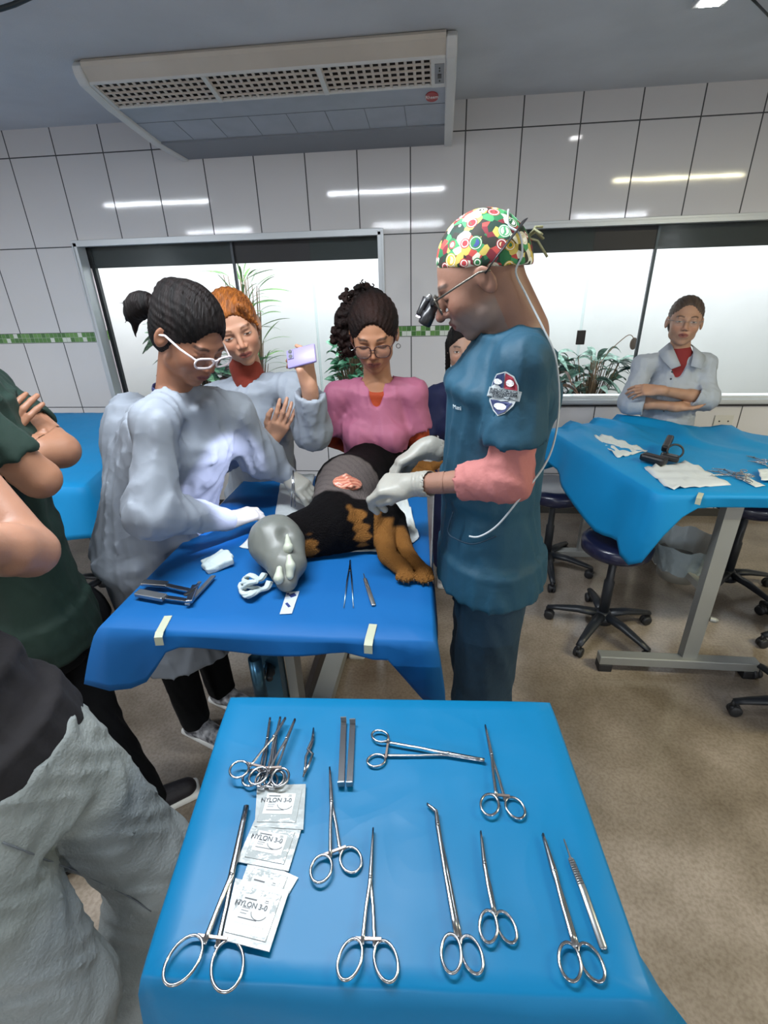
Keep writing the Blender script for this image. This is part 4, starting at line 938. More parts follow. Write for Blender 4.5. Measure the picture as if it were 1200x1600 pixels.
# ================================================================ curly-haired woman in pink
J = dict(neck=P(590, 592, y=1.99), shR=P(527, 614, y=2.0), shL=P(648, 610, y=2.0), chest=P(588, 668, y=1.99), waist=P(586, 728, y=2.02), pelvis=P(586, 770, y=2.06),
     elR=P(514, 680, y=2.02), wrR=P(556, 700, y=2.16), elL=P(653, 678, y=2.02), wrL=P(618, 700, y=2.16))
for q, dx in (('R', -.09), ('L', .09)): J['hip' + q] = J['pelvis'] + V3(dx, 0, -.04); J['kn' + q] = V3(J['pelvis'][0] + dx, 2.0, .46); J['an' + q] = V3(J['pelvis'][0] + dx, 2.02, .09)
pk = Person((J['pelvis'][0], 2.0, 0), 'curly-haired woman in pink scrubs and glasses with hands behind her back', J, (P(584, 521, y=1.95), (.06, -.90, -.36), (0, -.36, .92), 1.09),
    skin='#b88465', lip='#9a5a50', brow='#21140f', eyes='down', bulk=.98)
f = Field(); pk.torso(f, .018, gp=.03); pk.sleeves(f, (.062, .064), upto=.80, bore=.018)
fw = pk.fwd(); nk = pk.J['neck']; f.cone(nk + V3(0, .01, -.03), nk + V3(0, -.02, .10), .055, .075, k=.006, m='-')
f.ell(nk + fw * .085 + V3(0, 0, -.035), V3(.030, .06, .060), None, k=.004, m='-'); f.ell(nk + fw * .10 + V3(0, 0, .0), V3(.055, .07, .050), None, k=.004, m='-')
pv = pk.J['pelvis']; f.econe(pv + V3(0, 0, -.08), pv, (.19, .14), (.17, .13), pk.X, k=.03)
f.post.append(folds(.006, 15, .2, (0, 0, 1), .5)); ptop = pk.add(f, 'scrub_top', M_PINK, .0065)
f = Field(); pk.torso(f, .003); f.cone(nk + V3(0, .01, -.04), nk + V3(0, -.03, .10), .052, .075, k=.006, m='-'); f.ell(nk + fw * .11 + V3(0, 0, .02), V3(.05, .07, .055), None, k=.006, m='-')
for q in 'LR': f.chain([pk.J['sh' + q] - V3(0, 0, .02), pk.J['el' + q], pk.J['wr' + q]], [.034, .046, .040], k=.02)
f.post.append(folds(.006, 38, .2, (0, 0, 1), 1.0, where=lambda Q: (np.abs(Q[..., 0] - pv[0]) > .15) * 1.0)); pk.add(f, 'undershirt', M_ORANGE, .007)
f = Field()
for q in 'LR': f.chain([J['hip' + q], J['kn' + q], J['an' + q]], [.085, .08, .07], k=.03)
pk.add(f, 'trousers', M_PINK, .011); pk.shoes(M_WSHOE, M_WSOLE)
hr = hair_cap(pk, M_HAIRC, .012, fz=.018)
rs = np.random.RandomState(3); f = Field(); cl = P(553, 500, y=2.0); ct = P(572, 462, y=2.0)
f.ell(pk.loc((0, -.06, .07)), .055, None)
f.chain([P(572, 470, y=2.01), P(545, 500, y=2.01), P(546, 545, y=2.01)], [.055, .052, .034])
for k in range(330):
    u = rs.rand(); base = (P(566, 472, y=2.0) * (1 - u) + P(541, 535, y=2.0) * u); r = .074 * (1 - .35 * u)
    d = rs.randn(3); d /= np.linalg.norm(d); p = base + d * r * V3(1.15, .9, 1.0) * (.75 + .35 * rs.rand())
    q = (p - pk.hc) @ pk.R / pk.hs
    if q[1] > .02 and abs(q[0]) < .075 and q[2] < .085: continue
    f.ell(p, .008 + .006 * rs.rand(), None, k=.004)
f.post.append(folds(.003, 120, .5, (0, 0, 1), 1.)); o = pk.add(f, 'curls', M_HAIRC, .0045, sm=0); o.parent = hr
# loose ringlets
rl = MB()
for k in range(120):
    u = rs.rand(); base = P(568, 458, y=1.99) * (1 - u) + P(545, 560, y=1.99) * u; a0 = rs.rand() * 6; rad = .005 + .003 * rs.rand()
    th = 1.2 + 2.6 * u + .5 * rs.rand(); st = P(573, 475, y=2.0) * (1 - u) + P(549, 540, y=2.0) * u + V3(math.cos(th), .3 * rs.randn(), math.sin(th) * .9) * (.080 - .022 * u) * (.85 + .25 * rs.rand())
    pts = [st + V3(rad * math.cos(a0 + j * .9), rad * math.sin(a0 + j * .9), -.0032 * j + .01) for j in range(9)]
    rl.tube(pts, .0023, 5)
o = pk.w(rl.build('ringlets', M_HAIRC, None, True, weld=False)); o.parent = hr; o['kind'] = 'stuff'
glasses(pk, '#3a2020', w=.054, h=.042, th=.0020, zoff=-.010, yoff=.106)
for q in (-1, 1):
    c = pk.loc((q * .082, -.002, -.052)); b = MB(); b.tube([c + V3(.008 * math.cos(a), 0, .008 * math.sin(a)) for a in [2 * math.pi * k / 16 for k in range(16)]], .0014, 6, closed=True); pk.w(b.build('earring', M_STEEL, None, True))

# ================================================================ woman in navy half hidden by the surgeon
J = dict(neck=P(722, 592, y=2.62), shR=P(680, 616, y=2.62), shL=P(768, 612, y=2.62), chest=P(724, 655, y=2.62), waist=P(724, 695, y=2.62), pelvis=P(724, 728, y=2.62),
     elR=P(672, 682, y=2.6), wrR=P(690, 735, y=2.5), elL=P(776, 680, y=2.6), wrL=P(765, 735, y=2.5))
for q, dx in (('R', -.09), ('L', .09)): J['hip' + q] = J['pelvis'] + V3(dx, 0, -.04); J['kn' + q] = V3(J['pelvis'][0] + dx, 2.62, .44); J['an' + q] = V3(J['pelvis'][0] + dx, 2.64, .09)
nv = Person((J['pelvis'][0], 2.62, 0), 'young woman in navy scrubs partly hidden behind the surgeon', J, (P(724, 544, y=2.6), (-.03, -1, -.06), (0, -.06, 1), 1.0),
    skin='#c39a84', lip='#a0605a', brow='#2c1d18', eyes='open', bulk=.95, hres=.0035)
f = Field(); nv.torso(f, .018, gp=.03); nv.sleeves(f, (.062, .064), upto=.85, bore=.018); f.cone(nv.J['neck'] + V3(0, 0, -.03), nv.J['neck'] + V3(0, -.03, .10), .052, .07, k=.006, m='-')
f.post.append(folds(.006, 15, 1.2, (0, 0, 1), .5)); nv.add(f, 'scrub_top', M_NAVY, .009)
f = Field()
for q in 'LR': f.chain([J['hip' + q], J['kn' + q], J['an' + q]], [.09, .08, .07], k=.03)
f.econe(nv.J['pelvis'] + V3(0, 0, -.06), nv.J['pelvis'], (.16, .12), (.15, .11), nv.X); nv.add(f, 'scrub_trousers', M_NAVY, .011); nv.shoes(M_WSHOE, M_WSOLE)
def ex(f):
    for q in (-1, 1): f.cone(nv.loc((q * .072, -.01, .02)), nv.loc((q * .075, -.02, -.13)), .018, .012, k=.02)
hair_cap(nv, M_HAIRB, .010, extra=ex, h=.006)

# ================================================================ woman in white coat by the right window
J = dict(neck=P(1062, 550, y=2.94), shR=P(1003, 568, y=2.94), shL=P(1104, 566, y=2.94), chest=P(1050, 612, y=2.94), waist=P(1042, 655, y=2.94), pelvis=P(1036, 692, y=2.94),
     elR=P(986, 628, y=2.86), wrR=P(1058, 636, y=2.78), elL=P(1103, 622, y=2.86), wrL=P(1030, 610, y=2.74))
for q, dx in (('R', -.085), ('L', .085)): J['hip' + q] = J['pelvis'] + V3(dx, 0, -.04); J['kn' + q] = V3(J['pelvis'][0] + dx, 2.94, .44); J['an' + q] = V3(J['pelvis'][0] + dx, 2.98, .09)
wc = Person((J['pelvis'][0], 2.96, 0), 'woman in white coat and rimless glasses with folded arms by the window', J, (P(1070, 502, y=2.92), (-.30, -.95, .06), (.06, .04, 1), 1.02),
    skin='#bd9279', lip='#94554c', brow='#4a3226', eyes='half', bulk=.97, hres=.0032,
    hands=[('L', V3(-1, .12, .02), V3(-.1, -.7, .7), 1, dict(s=.9, curl=(.4, .4, .2), thumb=(.35, .95, -.2))), ('R', V3(.9, .35, .05), V3(0, .5, -.8), -1, dict(s=.9, curl=(.3, .3, .2)))])
f = Field(); wc.torso(f, .020, gp=.03); pv = wc.J['pelvis']
f.econe(V3(pv[0], 2.96, .50), pv, (.20, .15), (.165, .13), wc.X, k=.05); f.box((pv[0], 2.96, .42), (.4, .4, .08), None, 0, k=.004, m='-')
wc.sleeves(f, (.060, .064, .062), upto=1.28, k=.03, bore=.02)
nk = wc.J['neck']; f.cone(nk + V3(0, 0, -.03), nk + V3(0, 0, .10), .055, .07, k=.004, m='-'); f.ell(nk + V3(-.02, -.10, -.04), V3(.038, .07, .085), None, k=.004, m='-')
f.post.append(folds(.006, 20, 1.8, (.2, 0, 1), .6)); coat = wc.add(f, 'white_coat', M_COAT, .007)
f = Field(); wc.torso(f, .007); f.cone(nk + V3(0, 0, -.02), nk + V3(0, -.02, .1), .050, .07, k=.004, m='-'); f.cone(nk + V3(0, 0, -.04), nk + V3(0, 0, -.005), .06, .057); wc.add(f, 'red_undershirt', mat('red_knit', '#7d1f22', .8, bump=.2), .007)
for q in (-1, 1):      # collar leaves
    X = wc.X; a = nk + X * q * .052 + V3(0, -.02, .035); b = nk + X * q * .105 + V3(0, -.075, -.035); c = nk + X * q * .028 - V3(0, .125, .10); d = nk + X * q * .045 + V3(0, -.06, .0)
    m_ = MB(); m_.grid([[nk + X * q * .048 + V3(0, .03, .045), nk + X * q * .10 + V3(0, .02, .0)], [a, nk + X * q * .115 + V3(0, -.045, -.015)], [d, b], [nk + X * q * .026 + V3(0, -.105, -.055), nk + X * q * .075 + V3(0, -.118, -.07)]])
    o = wc.w(m_.build('collar', M_COAT, None, True, solid=.004)); o.parent = coat
for k, (px, py) in enumerate([(1050, 581), (1048, 592), (1039, 634), (1037, 642)]):
    o = wc.w(MB().lathe([(.0001, 0), (.005, 0), (.005, .003), (.0001, .003)], P(px, py, y=2.795), 12, (0, -1, 0)).build('button', M_BUTTON, None)); o.parent = coat
f = Field()
for q in 'LR': f.chain([J['hip' + q], J['kn' + q], J['an' + q]], [.08, .068, .056], k=.03)
wc.add(f, 'trousers', M_BLACKC, .011); wc.shoes(M_WSHOE, M_WSOLE)
hair_cap(wc, M_HAIRN, .006, h=.004, fz=.030)
glasses(wc, '#8a8a90', w=.048, h=.030, th=.0010, zoff=-.006, yoff=.104, rim='none', metal=.8)

# ================================================================ man in dark green, arms crossed, cut by the left edge
J = dict(shR=P(-70, 640, y=.98), shL=P(-22, 600, y=1.36), elR=P(62, 748, y=1.06), wrR=P(-12, 700, y=1.16), elL=P(96, 704, y=1.24), wrL=P(-12, 712, y=1.10),
     chest=P(-40, 690, y=1.16), waist=P(10, 835, y=1.15), pelvis=P(62, 975, y=1.12))
J['neck'] = (J['shR'] + J['shL']) / 2 + V3(0, 0, .06)
J['hipL'] = J['pelvis'] + V3(.02, .10, -.05); J['knL'] = P(130, 1120, y=1.10); J['anL'] = V3(1.72, 1.01, .10)
J['hipR'] = J['pelvis'] + V3(.0, -.09, -.05); J['knR'] = V3(J['pelvis'][0] - .02, .94, .48); J['anR'] = V3(1.55, .86, .10)
gm = Person((1.62, 1.0, 0), 'person in dark green shirt and black trousers with arms crossed, head out of view', J, ((J['neck'] + V3(-.06, -.04, .15)), (.9, .1, -.1), (.1, 0, .99), 1.0), skin='#a5765c', lip='#8a5248', female=False, bulk=1.1, arm=1.25, hres=.004,
    hands=[('R', P(36, 618, y=1.21) - J['wrR'], V3(.35, -.9, .25), 1, dict(s=1.0, curl=(.25, .3, .2), thumb=(.7, .6, -.2))), ('L', V3(-.5, -.75, .1), V3(.5, -.3, .8), -1, dict(s=.98, curl=(.3, .4, .2)))])
f = Field(); gm.torso(f, .022, gp=.045); gm.sleeves(f, (.070, .068), upto=.62, bore=.02); pv = gm.J['pelvis']; f.econe(pv + V3(0, 0, -.03), pv + V3(0, 0, .06), (.20, .165), (.19, .155), gm.X, k=.03)
f.cone(gm.J['neck'], gm.J['neck'] + V3(0.03, 0, .12), .06, .08, k=.006, m='-'); f.post.append(folds(.009, 12, .4, (.2, .2, 1), .5)); gm.add(f, 'shirt', M_GREEN, .0085)
f = Field()
for q in 'LR': f.chain([J['hip' + q], J['kn' + q], J['an' + q] + V3(0, 0, -.04)], [.115, .098, .088], k=.03)
f.econe(pv + V3(0, 0, -.08), pv + V3(0, 0, .0), (.175, .14), (.17, .13), gm.X, k=.03); f.post.append(folds(.010, 12, 1.4, (.1, .2, 1), .5)); gm.add(f, 'trousers', M_BLACKC, .009)
gm.shoes(M_BSHOE, M_WSOLE)
hair_cap(gm, M_HAIRB, .008, h=.008)

# ================================================================ person in light jeans at the near left corner
J = dict(pelvis=V3(1.93, .50, .95), waist=V3(1.90, .50, 1.06), chest=V3(1.78, .48, 1.26), neck=V3(1.70, .48, 1.44), shR=V3(1.70, .30, 1.40), shL=V3(1.70, .68, 1.40),
     elL=P(48, 862, y=.80), wrL=P(-80, 850, y=.60), elR=V3(1.78, .22, 1.16), wrR=V3(1.86, .42, 1.16))
J['shL'] = P(-90, 700, y=.84)
J['hipL'] = V3(1.98, .58, .86); J['knL'] = V3(2.10, .60, .52); J['anL'] = V3(2.00, .46, .10); J['hipR'] = V3(1.96, .40, .86); J['knR'] = V3(2.06, .36, .50); J['anR'] = V3(1.92, .26, .10)
jn = Person((1.96, .45, 0), 'person in light grey jeans and dark plum top in the near left corner', J, ((J['neck'] + V3(.02, 0, .17)), (.9, .2, -.3), (.3, 0, .95), 1.0), skin='#ad7f68', bulk=1.0, arm=1.45, female=False, hres=.005,
    hands=[('L', V3(-.3, -.9, .05), V3(.6, -.2, .7), -1, dict(s=1.0, curl=(.3, .4, .2))), ('R', V3(-.25, .95, .05), V3(.6, .1, .7), 1, dict(s=1.0, curl=(.3, .4, .2)))])
jn.root['label'] = 'person in light grey jeans and dark plum top at the lower left edge'
f = Field(); jn.torso(f, .022, gp=.035); f.econe(V3(1.93, .5, .94), V3(1.93, .5, 1.0), (.20, .150), (.18, .14), jn.X, k=.03)
for q in 'LR': f.cone(J['sh' + q], J['sh' + q] * .85 + J['el' + q] * .15, .060, .060, k=.03)
f.post.append(folds(.007, 12, .9, (0, 0, 1), .5)); jn.add(f, 'top', M_PLUM, .0085)
f = Field()
for q in 'LR': f.chain([J['hip' + q], J['kn' + q], J['an' + q] + V3(0, 0, -.02)], [.105, .088, .082], k=.03)
f.econe(V3(1.965, .5, .84), V3(1.965, .5, .95), (.165, .13), (.16, .12), jn.X, k=.03); f.post.append(folds(.010, 13, 2.4, (.75, .3, -.4), .25)); jeans = jn.add(f, 'jeans', M_DENIM, .008)
JNF = f
jn.shoes(M_WSHOE, M_WSOLE)
hair_cap(jn, M_HAIRB, .008, h=.009)

# ================================================================ drapes and tables
def drape_mat(name, c, rough=.6):
    m = mat(name, c, rough, vary=.05, vscale=4, spec=.28); crumple(m, 5, .12, .02); return m
M_DRAPE = drape_mat('blue_drape', '#045796'); M_DRAPE2 = drape_mat('blue_drape_instrument', '#026c9c', .42); M_DRAPE3 = drape_mat('blue_drape_side', '#0883bd')
M_TAPE = mat('pale_tape', '#a9ad98', .6)
def drape(name, corners, z, hem, m, label, top_z=None, nx=26, ny=26, rings=9, wav=.006, ruck=0.0, seed=1.):
    """corners: 4 points in order; hem(s) -> (drop, outward) with s running 0..4 round the edge"""
    C = [V3(c[0], c[1], z) for c in corners]; cen = sum(C) / 4
    r = empty(name, (cen[0], cen[1], z), 0, label, 'surgical drape')
    b = MB(); per = 24 * 4; R = []
    for k in range(per):
        s = k / per * 4; i = int(s); t = s - i; p = C[i] * (1 - t) + C[(i + 1) % 4] * t
        e = (C[(i + 1) % 4] - C[i]); n = np.cross(e, V3(0, 0, 1)); n /= np.linalg.norm(n)
        # outward normal, blended at the corners
        e0 = C[i] - C[i - 1]; n0 = np.cross(e0, V3(0, 0, 1)); n0 /= np.linalg.norm(n0); e2 = C[(i + 2) % 4] - C[(i + 1) % 4]; n2 = np.cross(e2, V3(0, 0, 1)); n2 /= np.linalg.norm(n2)
        w0 = max(0, 1 - t / .12) * .5; w2 = max(0, 1 - (1 - t) / .12) * .5; n = n * (1 - w0 - w2) + n0 * w0 + n2 * w2; n /= np.linalg.norm(n)
        if (p - cen) @ n < 0: n = -n
        R.append((s, p, n))
    rows = []
    inner = 10
    for j in range(inner + 1):
        q = j / inner; row = []
        for s, p, n in R:
            x = cen + (p - cen) * q; zz = z + ruck * max(0, wob(x, 4, seed)) * math.sin(math.pi * min(1, q * 1.0)) + .0012 * wob(x, 14, seed); row.append(V3(x[0], x[1], zz))
        rows.append(row)
    rows.append([p + n * .006 + V3(0, 0, -.004) for s, p, n in R])
    for j in range(1, rings + 1):
        q = j / rings; row = []
        for s, p, n in R:
            drop, out = hem(s); f_ = wav * math.sin(s * 23 + seed + 2 * math.sin(s * 7)) * q
            row.append(p + n * (.010 + out * q ** .8 + f_) - V3(0, 0, .006 + drop * q))
        rows.append(row)
    vs = [[b.bm.verts.new(Vector(p - V3(*r.location))) for p in row] for row in rows[1:]]
    c0 = b.bm.verts.new(Vector(V3(cen[0], cen[1], z) - V3(*r.location)))
    for k in range(per): b._f([c0, vs[0][k], vs[0][(k + 1) % per]])
    for i in range(len(vs) - 1):
        for k in range(per): b._f([vs[i][k], vs[i + 1][k], vs[i + 1][(k + 1) % per], vs[i][(k + 1) % per]])
    b.build('cloth', m, r, True, solid=.0015); return r
def interp(pts):
    xs = [p[0] for p in pts]; return lambda s: (float(np.interp(s % 4, xs, [p[1] for p in pts])), float(np.interp(s % 4, xs, [p[2] for p in pts])))
ZT = .90
# operating table: corner order front-left, front-right, back-right, back-left
OT = [P(157, 978, z=ZT), P(675, 1000, z=ZT), P(664, 745, z=ZT), P(418, 738, z=ZT)]
OT[3] = V3(OT[0][0] + .02, OT[2][1] - .01, ZT)
hem = interp([(0, .14, .06), (.06, .17, .045), (.13, .14, .02), (.22, .035, .01), (.5, .05, .006), (.75, .035, .006), (.88, .045, .008), (.95, .15, .02), (1.0, .18, .035), (1.08, .18, .02), (1.2, .20, .015), (2, .2, .01), (3, .2, .01), (3.7, .10, .01), (3.9, .12, .03), (4, .14, .06)])
drape('table_drape', OT, ZT, hem, M_DRAPE, 'blue drape over the operating table under the dog', seed=2.)
t = empty('operating_table', ((OT[0][0] + OT[1][0]) / 2, (OT[0][1] + OT[2][1]) / 2, 0), 0, 'steel operating table under the blue drape carrying the dog', 'operating table')
tx, ty = t.location[0], t.location[1]; hw = (OT[1][0] - OT[0][0]) / 2; hd = (OT[2][1] - OT[0][1]) / 2
MB().box((0, 0, ZT - .022), (2 * hw - .012, 2 * hd - .012, .038), bev=.004).build('table_top', M_STEELD, t)
pp = P(425, 1040, y=1.16) - V3(tx, ty, 0); pp2 = P(505, 1020, y=1.16) - V3(tx, ty, 0)
MB().box((pp[0], pp[1], (ZT - .04) / 2 + .02), (.065, .05, ZT - .08)).build('column', mat('blue_steel', '#3a6078', .3, metal=.8), t)
MB().box((pp[0] + .052, pp[1] + .05, (ZT - .04) / 2 + .02), (.03, .06, ZT - .08)).build('column_rail', M_PAINT, t)
MB().bar((pp[0] + .02, pp[1] - .1, .05), (pp[0] + .05, pp[1] + .75, .05), .09, .05).build('foot_bar', M_PAINT, t)
a = V3(*P(500, 1015, z=.40)) - V3(tx, ty, 0); b_ = V3(*P(482, 1085, z=.12)) - V3(tx, ty, 0)
MB().bar(tuple(V3(*P(512, 990, z=.55)) - V3(tx, ty, 0)), tuple(V3(*P(478, 1095, z=.10)) - V3(tx, ty, 0)), .035, .022).build('brace', mat('brace_dark', '#4a4442', .45), t)
tb = P(398, 1030, y=1.06) - V3(tx, ty, 0)
MB().lathe([(.019, 0), (.019, .16), (.0155, .16), (.0155, .02), (.0001, .02)], (tb[0], tb[1], tb[2] - .155), 24).build('clamp_tube', mat('blue_steel'), t, True)
MB().tube([(tb[0] + .01, tb[1] + .005, tb[2] - .085), (pp[0] - .01, pp[1] - .01, tb[2] - .085)], .008, 10).build('clamp_rod', M_STEEL, t, True)
MB().lathe([(.016, 0), (.016, .022), (.010, .026), (.010, .05)], (pp[0] + .005, pp[1] - .03, tb[2] - .10), 16, (.3, -1, .1)).build('clamp_knob', M_DARK, t, True)
# tapes on the drape edge
def tape(pa, pb, drop, label, z=ZT, w=.020, yo=None, par=None):
    A = P(*pa, z=z + .003); E = P(*pb, z=z + .003); r = empty('tape_strip', tuple(E), 0, label, 'tape')
    b = MB(); u = (E - A); u[2] = 0; u /= np.linalg.norm(u); sx = np.cross(u, V3(0, 0, 1)) * w / 2
    o = u * .017
    pts = [A, E + u * .004, E + o + V3(0, 0, -.006), E + o + u * .003 + V3(0, 0, -drop)]
    b.grid([[p - sx - E, p + sx - E] for p in pts]); b.build('strip', M_TAPE, r, solid=.0008)
tape((263, 962), (250, 986), .028, 'pale tape strip at the left of the operating table drape edge')
tape((583, 975), (577, 998), .028, 'pale tape strip at the right of the operating table drape edge')

# instrument table
IT = [P(226, 1520, z=ZT), P(1016, 1556, z=ZT), P(857, 1098, z=ZT), P(362, 1090, z=ZT)]
hem = interp([(0, .2, .03), (1, .16, .05), (1.02, .07, .11), (1.07, .12, .06), (1.12, .18, .01), (2, .2, .008), (3, .2, .008), (3.15, .12, .022), (3.35, .2, .008), (4, .2, .03)])
drape('table_drape', IT, ZT, hem, M_DRAPE2, 'bright blue drape over the instrument table in the foreground', seed=4.)
cx, cy = sum(p[0] for p in IT) / 4, sum(p[1] for p in IT) / 4
t = empty('instrument_table', (cx, cy, 0), 0, 'small steel instrument table under the foreground drape', 'table')
MB().prism([(p[0] - cx, p[1] - cy) for p in [c + (V3(cx, cy, ZT) - c) * .02 for c in IT]], (0, 0, ZT - .030), np.eye(3), .027).build('table_top', M_STEELD, t)
for sx in (-1, 1):
    for sy in (-1, 1): MB().tube([(sx * .24, sy * .16, ZT - .03), (sx * .25, sy * .17, .02)], .012, 12).build('leg', M_STEEL, t, True)
for sy in (-1, 1): MB().tube([(-.245, sy * .165, .2), (.245, sy * .165, .2)], .009, 10).build('rail', M_STEEL, t, True)

# right-hand table
RT = [P(1030, 772, z=ZT), P(1345, 780, z=ZT), P(1250, 722, z=ZT), P(980, 652, z=ZT)]
RB = P(858, 670, z=ZT)
RT = [RT[0], V3(RT[0][0] + .95, RT[0][1] + .01, ZT), V3(RT[0][0] + .95, P(980, 652, z=ZT)[1] - .25, ZT), P(985, 654, z=ZT)]
def pent():
    pts = [RT[0], RT[1], V3(RT[1][0] + .05, RT[0][1] + .62, ZT), P(980, 652, z=ZT), RB]; return pts
PT = pent(); cen = sum(PT) / 5
r = empty('table_drape', (cen[0], cen[1], ZT), 0, 'blue drape hanging in folds from the right-hand table', 'surgical drape')
L0 = V3(*r.location); b = MB(); seg = []; N5 = 20
hemR = {0: [(0, .28, .02), (.03, .22, .01), (.07, .10, .006), (.14, .045, .004), (1, .05, .004)], 1: [(0, .05, .01), (1, .2, .01)], 2: [(0, .2, .01), (1, .15, .01)], 3: [(0, .15, .01), (1, .25, .03)], 4: [(0, .12, .02), (.2, .16, .03), (.5, .23, .05), (.72, .29, .05), (.86, .26, .03), (.93, .33, .03), (1, .28, .02)]}
ring0 = []; 
for i in range(5):
    A, B = PT[i], PT[(i + 1) % 5]
    for k in range(N5):
        t_ = k / N5; p = A * (1 - t_) + B * t_; n = np.cross(B - A, V3(0, 0, 1)); n /= np.linalg.norm(n); 
        pr = PT[i] - PT[i - 1]; n0 = np.cross(pr, V3(0, 0, 1)); n0 /= np.linalg.norm(n0); nx_ = PT[(i + 2) % 5] - PT[(i + 1) % 5]; n2 = np.cross(nx_, V3(0, 0, 1)); n2 /= np.linalg.norm(n2)
        w0 = max(0, 1 - t_ / .15) * .5; w2 = max(0, 1 - (1 - t_) / .15) * .5; n = n * (1 - w0 - w2) + n0 * w0 + n2 * w2; n /= np.linalg.norm(n)
        h = hemR[i]; d = float(np.interp(t_, [q[0] for q in h], [q[1] for q in h])); o = float(np.interp(t_, [q[0] for q in h], [q[2] for q in h])); ring0.append((i + t_, p, n, d, o))
def topz(x):
    # gathered folds along the far edge of the table
    g = max(0, min(1, ((x[1] - RT[0][1]) - .42) / .4)); return .030 * g * max(0, math.sin(x[0] * 26 + x[1] * 17 + 2 * math.sin(x[1] * 11))) + .0012 * wob(x, 16, 3.)
rows = []
for j in range(1, 15):
    q = j / 14; rows.append([V3(*(cen + (p - cen) * q)[:2], 0) + V3(0, 0, ZT + topz(cen + (p - cen) * q)) for s, p, n, d, o in ring0])
rows.append([p + n * .006 + V3(0, 0, -.004) for s, p, n, d, o in ring0])
for j in range(1, 13):
    q = j / 12; rows.append([p + n * (.010 + o * q ** .7 + (.016 * math.sin(s * 13 + 1.2 * math.sin(s * 9))) * q) - V3(0, 0, .006 + d * q) for s, p, n, d, o in ring0])
vs = [[b.bm.verts.new(Vector(p - L0)) for p in row] for row in rows]; c0 = b.bm.verts.new(Vector((0, 0, topz(cen)))); per = len(ring0)
for k in range(per): b._f([c0, vs[0][k], vs[0][(k + 1) % per]])
for i in range(len(vs) - 1):
    for k in range(per): b._f([vs[i][k], vs[i + 1][k], vs[i + 1][(k + 1) % per], vs[i][(k + 1) % per]])
b.build('cloth', M_DRAPE3, r, True, solid=.0015)
t = empty('side_table', (cen[0], cen[1], 0), 0, 'silver steel table under the blue drape on the right', 'table'); T0 = V3(cen[0], cen[1], 0)
MB().prism([((p - cen)[0] * .985, (p - cen)[1] * .985) for p in PT], (0, 0, ZT - .034), np.eye(3), .030).build('table_top', M_STEELD, t)
yl = 1.88; la = P(1150, 792, y=yl); lb = P(1072, 1030, y=yl)
lx = (la[0] + lb[0]) / 2 - .0
MB().box((lb[0] - T0[0], yl - T0[1], .06 + (ZT - .1) / 2), (.062, .045, ZT - .1)).build('post', M_PAINT, t)
f0 = P(938, 1035, z=.06); f1 = P(1185, 1042, z=.06)
MB().box(((f0[0] + f1[0]) / 2 - T0[0], yl - T0[1] - .02, .062), (f1[0] - f0[0], .05, .045), bev=.004).build('foot_bar', M_PAINT, t)
for fx in (f0[0] + .03, f1[0] - .03): MB().box((fx - T0[0], yl - T0[1] - .02, .02), (.06, .055, .04), bev=.004).build('rubber_foot', M_DARK, t)
for dx in (.0,): MB().lathe([(.012, 0), (.012, .02), (.006, .03)], (lb[0] - T0[0] + .035, yl - T0[1] - .02, .30), 12, (1, -.4, 0)).build('clamp_screw', M_PAINT, t)
MB().bar((lb[0] - T0[0] + .0, yl + .03 - T0[1], .42), (lb[0] - T0[0] - .10, yl + .26 - T0[1], .50), .028, .028).build('bucket_arm', M_PAINT, t)
fb = (P(880, 858, z=.08), P(955, 860, z=.08))
MB().box((fb[0][0] - .02 - T0[0], fb[0][1] - T0[1], .06), (.50, .05, .04), bev=.004).build('rear_foot_bar', M_PAINT, t)
MB().box((fb[1][0] - .18 - T0[0], fb[0][1] - T0[1], .48), (.05, .045, .80)).build('rear_post', M_PAINT, t)
tape((1096, 770), (1094, 774), .030, 'pale tape strip on the front edge of the right-hand table drape', w=.018)

# bucket with plastic liner in the ring under the side table
bc = P(1064, 872, y=2.08); r = empty('waste_bucket', tuple(bc - V3(0, 0, .09)), 0, 'grey waste bucket with clear plastic liner beneath the right-hand table', 'bucket')
MB().lathe([(.0001, 0), (.085, 0), (.098, .085), (.094, .085), (.082, .006), (.0001, .006)], (0, 0, 0), 32).build('bucket', M_PAINT, r, True)
b = MB(); rows = []
for j in range(9):
    q = j / 8; rows.append([( (.10 + .038 * q + .005 * math.sin(k * 2.3 + q * 4)) * math.cos(2 * math.pi * k / 48), (.10 + .038 * q + .005 * math.sin(k * 1.7)) * math.sin(2 * math.pi * k / 48), .05 + .14 * q + .006 * math.sin(k * 1.1)) for k in range(49)])
b.grid(rows); b.build('plastic_liner', mat('liner', '#9fb0ba', .25, alpha=.75, bump=.8, bscale=20), r, True)

# left background table with drape
LT = [P(20, 790, z=ZT), P(196, 775, z=ZT), P(196, 642, z=ZT), P(20, 650, z=ZT)]
LT = [V3(-.15, 1.80, ZT), V3(1.22, 1.80, ZT), V3(.90, P(170, 645, z=ZT)[1], ZT), V3(-.35, P(170, 645, z=ZT)[1], ZT)]
hem = interp([(0, .25, .02), (.4, .26, .02), (.8, .24, .03), (1, .22, .04), (1.5, .2, .03), (2, .2, .01), (4, .25, .02)])
drape('table_drape', LT, ZT, hem, M_DRAPE3, 'blue drape on the background table at the left edge', seed=6., ruck=.012)
cx, cy = sum(p[0] for p in LT) / 4, sum(p[1] for p in LT) / 4
t = empty('back_table', (cx, cy, 0), 0, 'steel table under the drape at the left edge', 'table')
MB().prism([((p[0] - cx) * .985, (p[1] - cy) * .985) for p in LT], (0, 0, ZT - .034), np.eye(3), .030).build('table_top', M_STEELD, t)
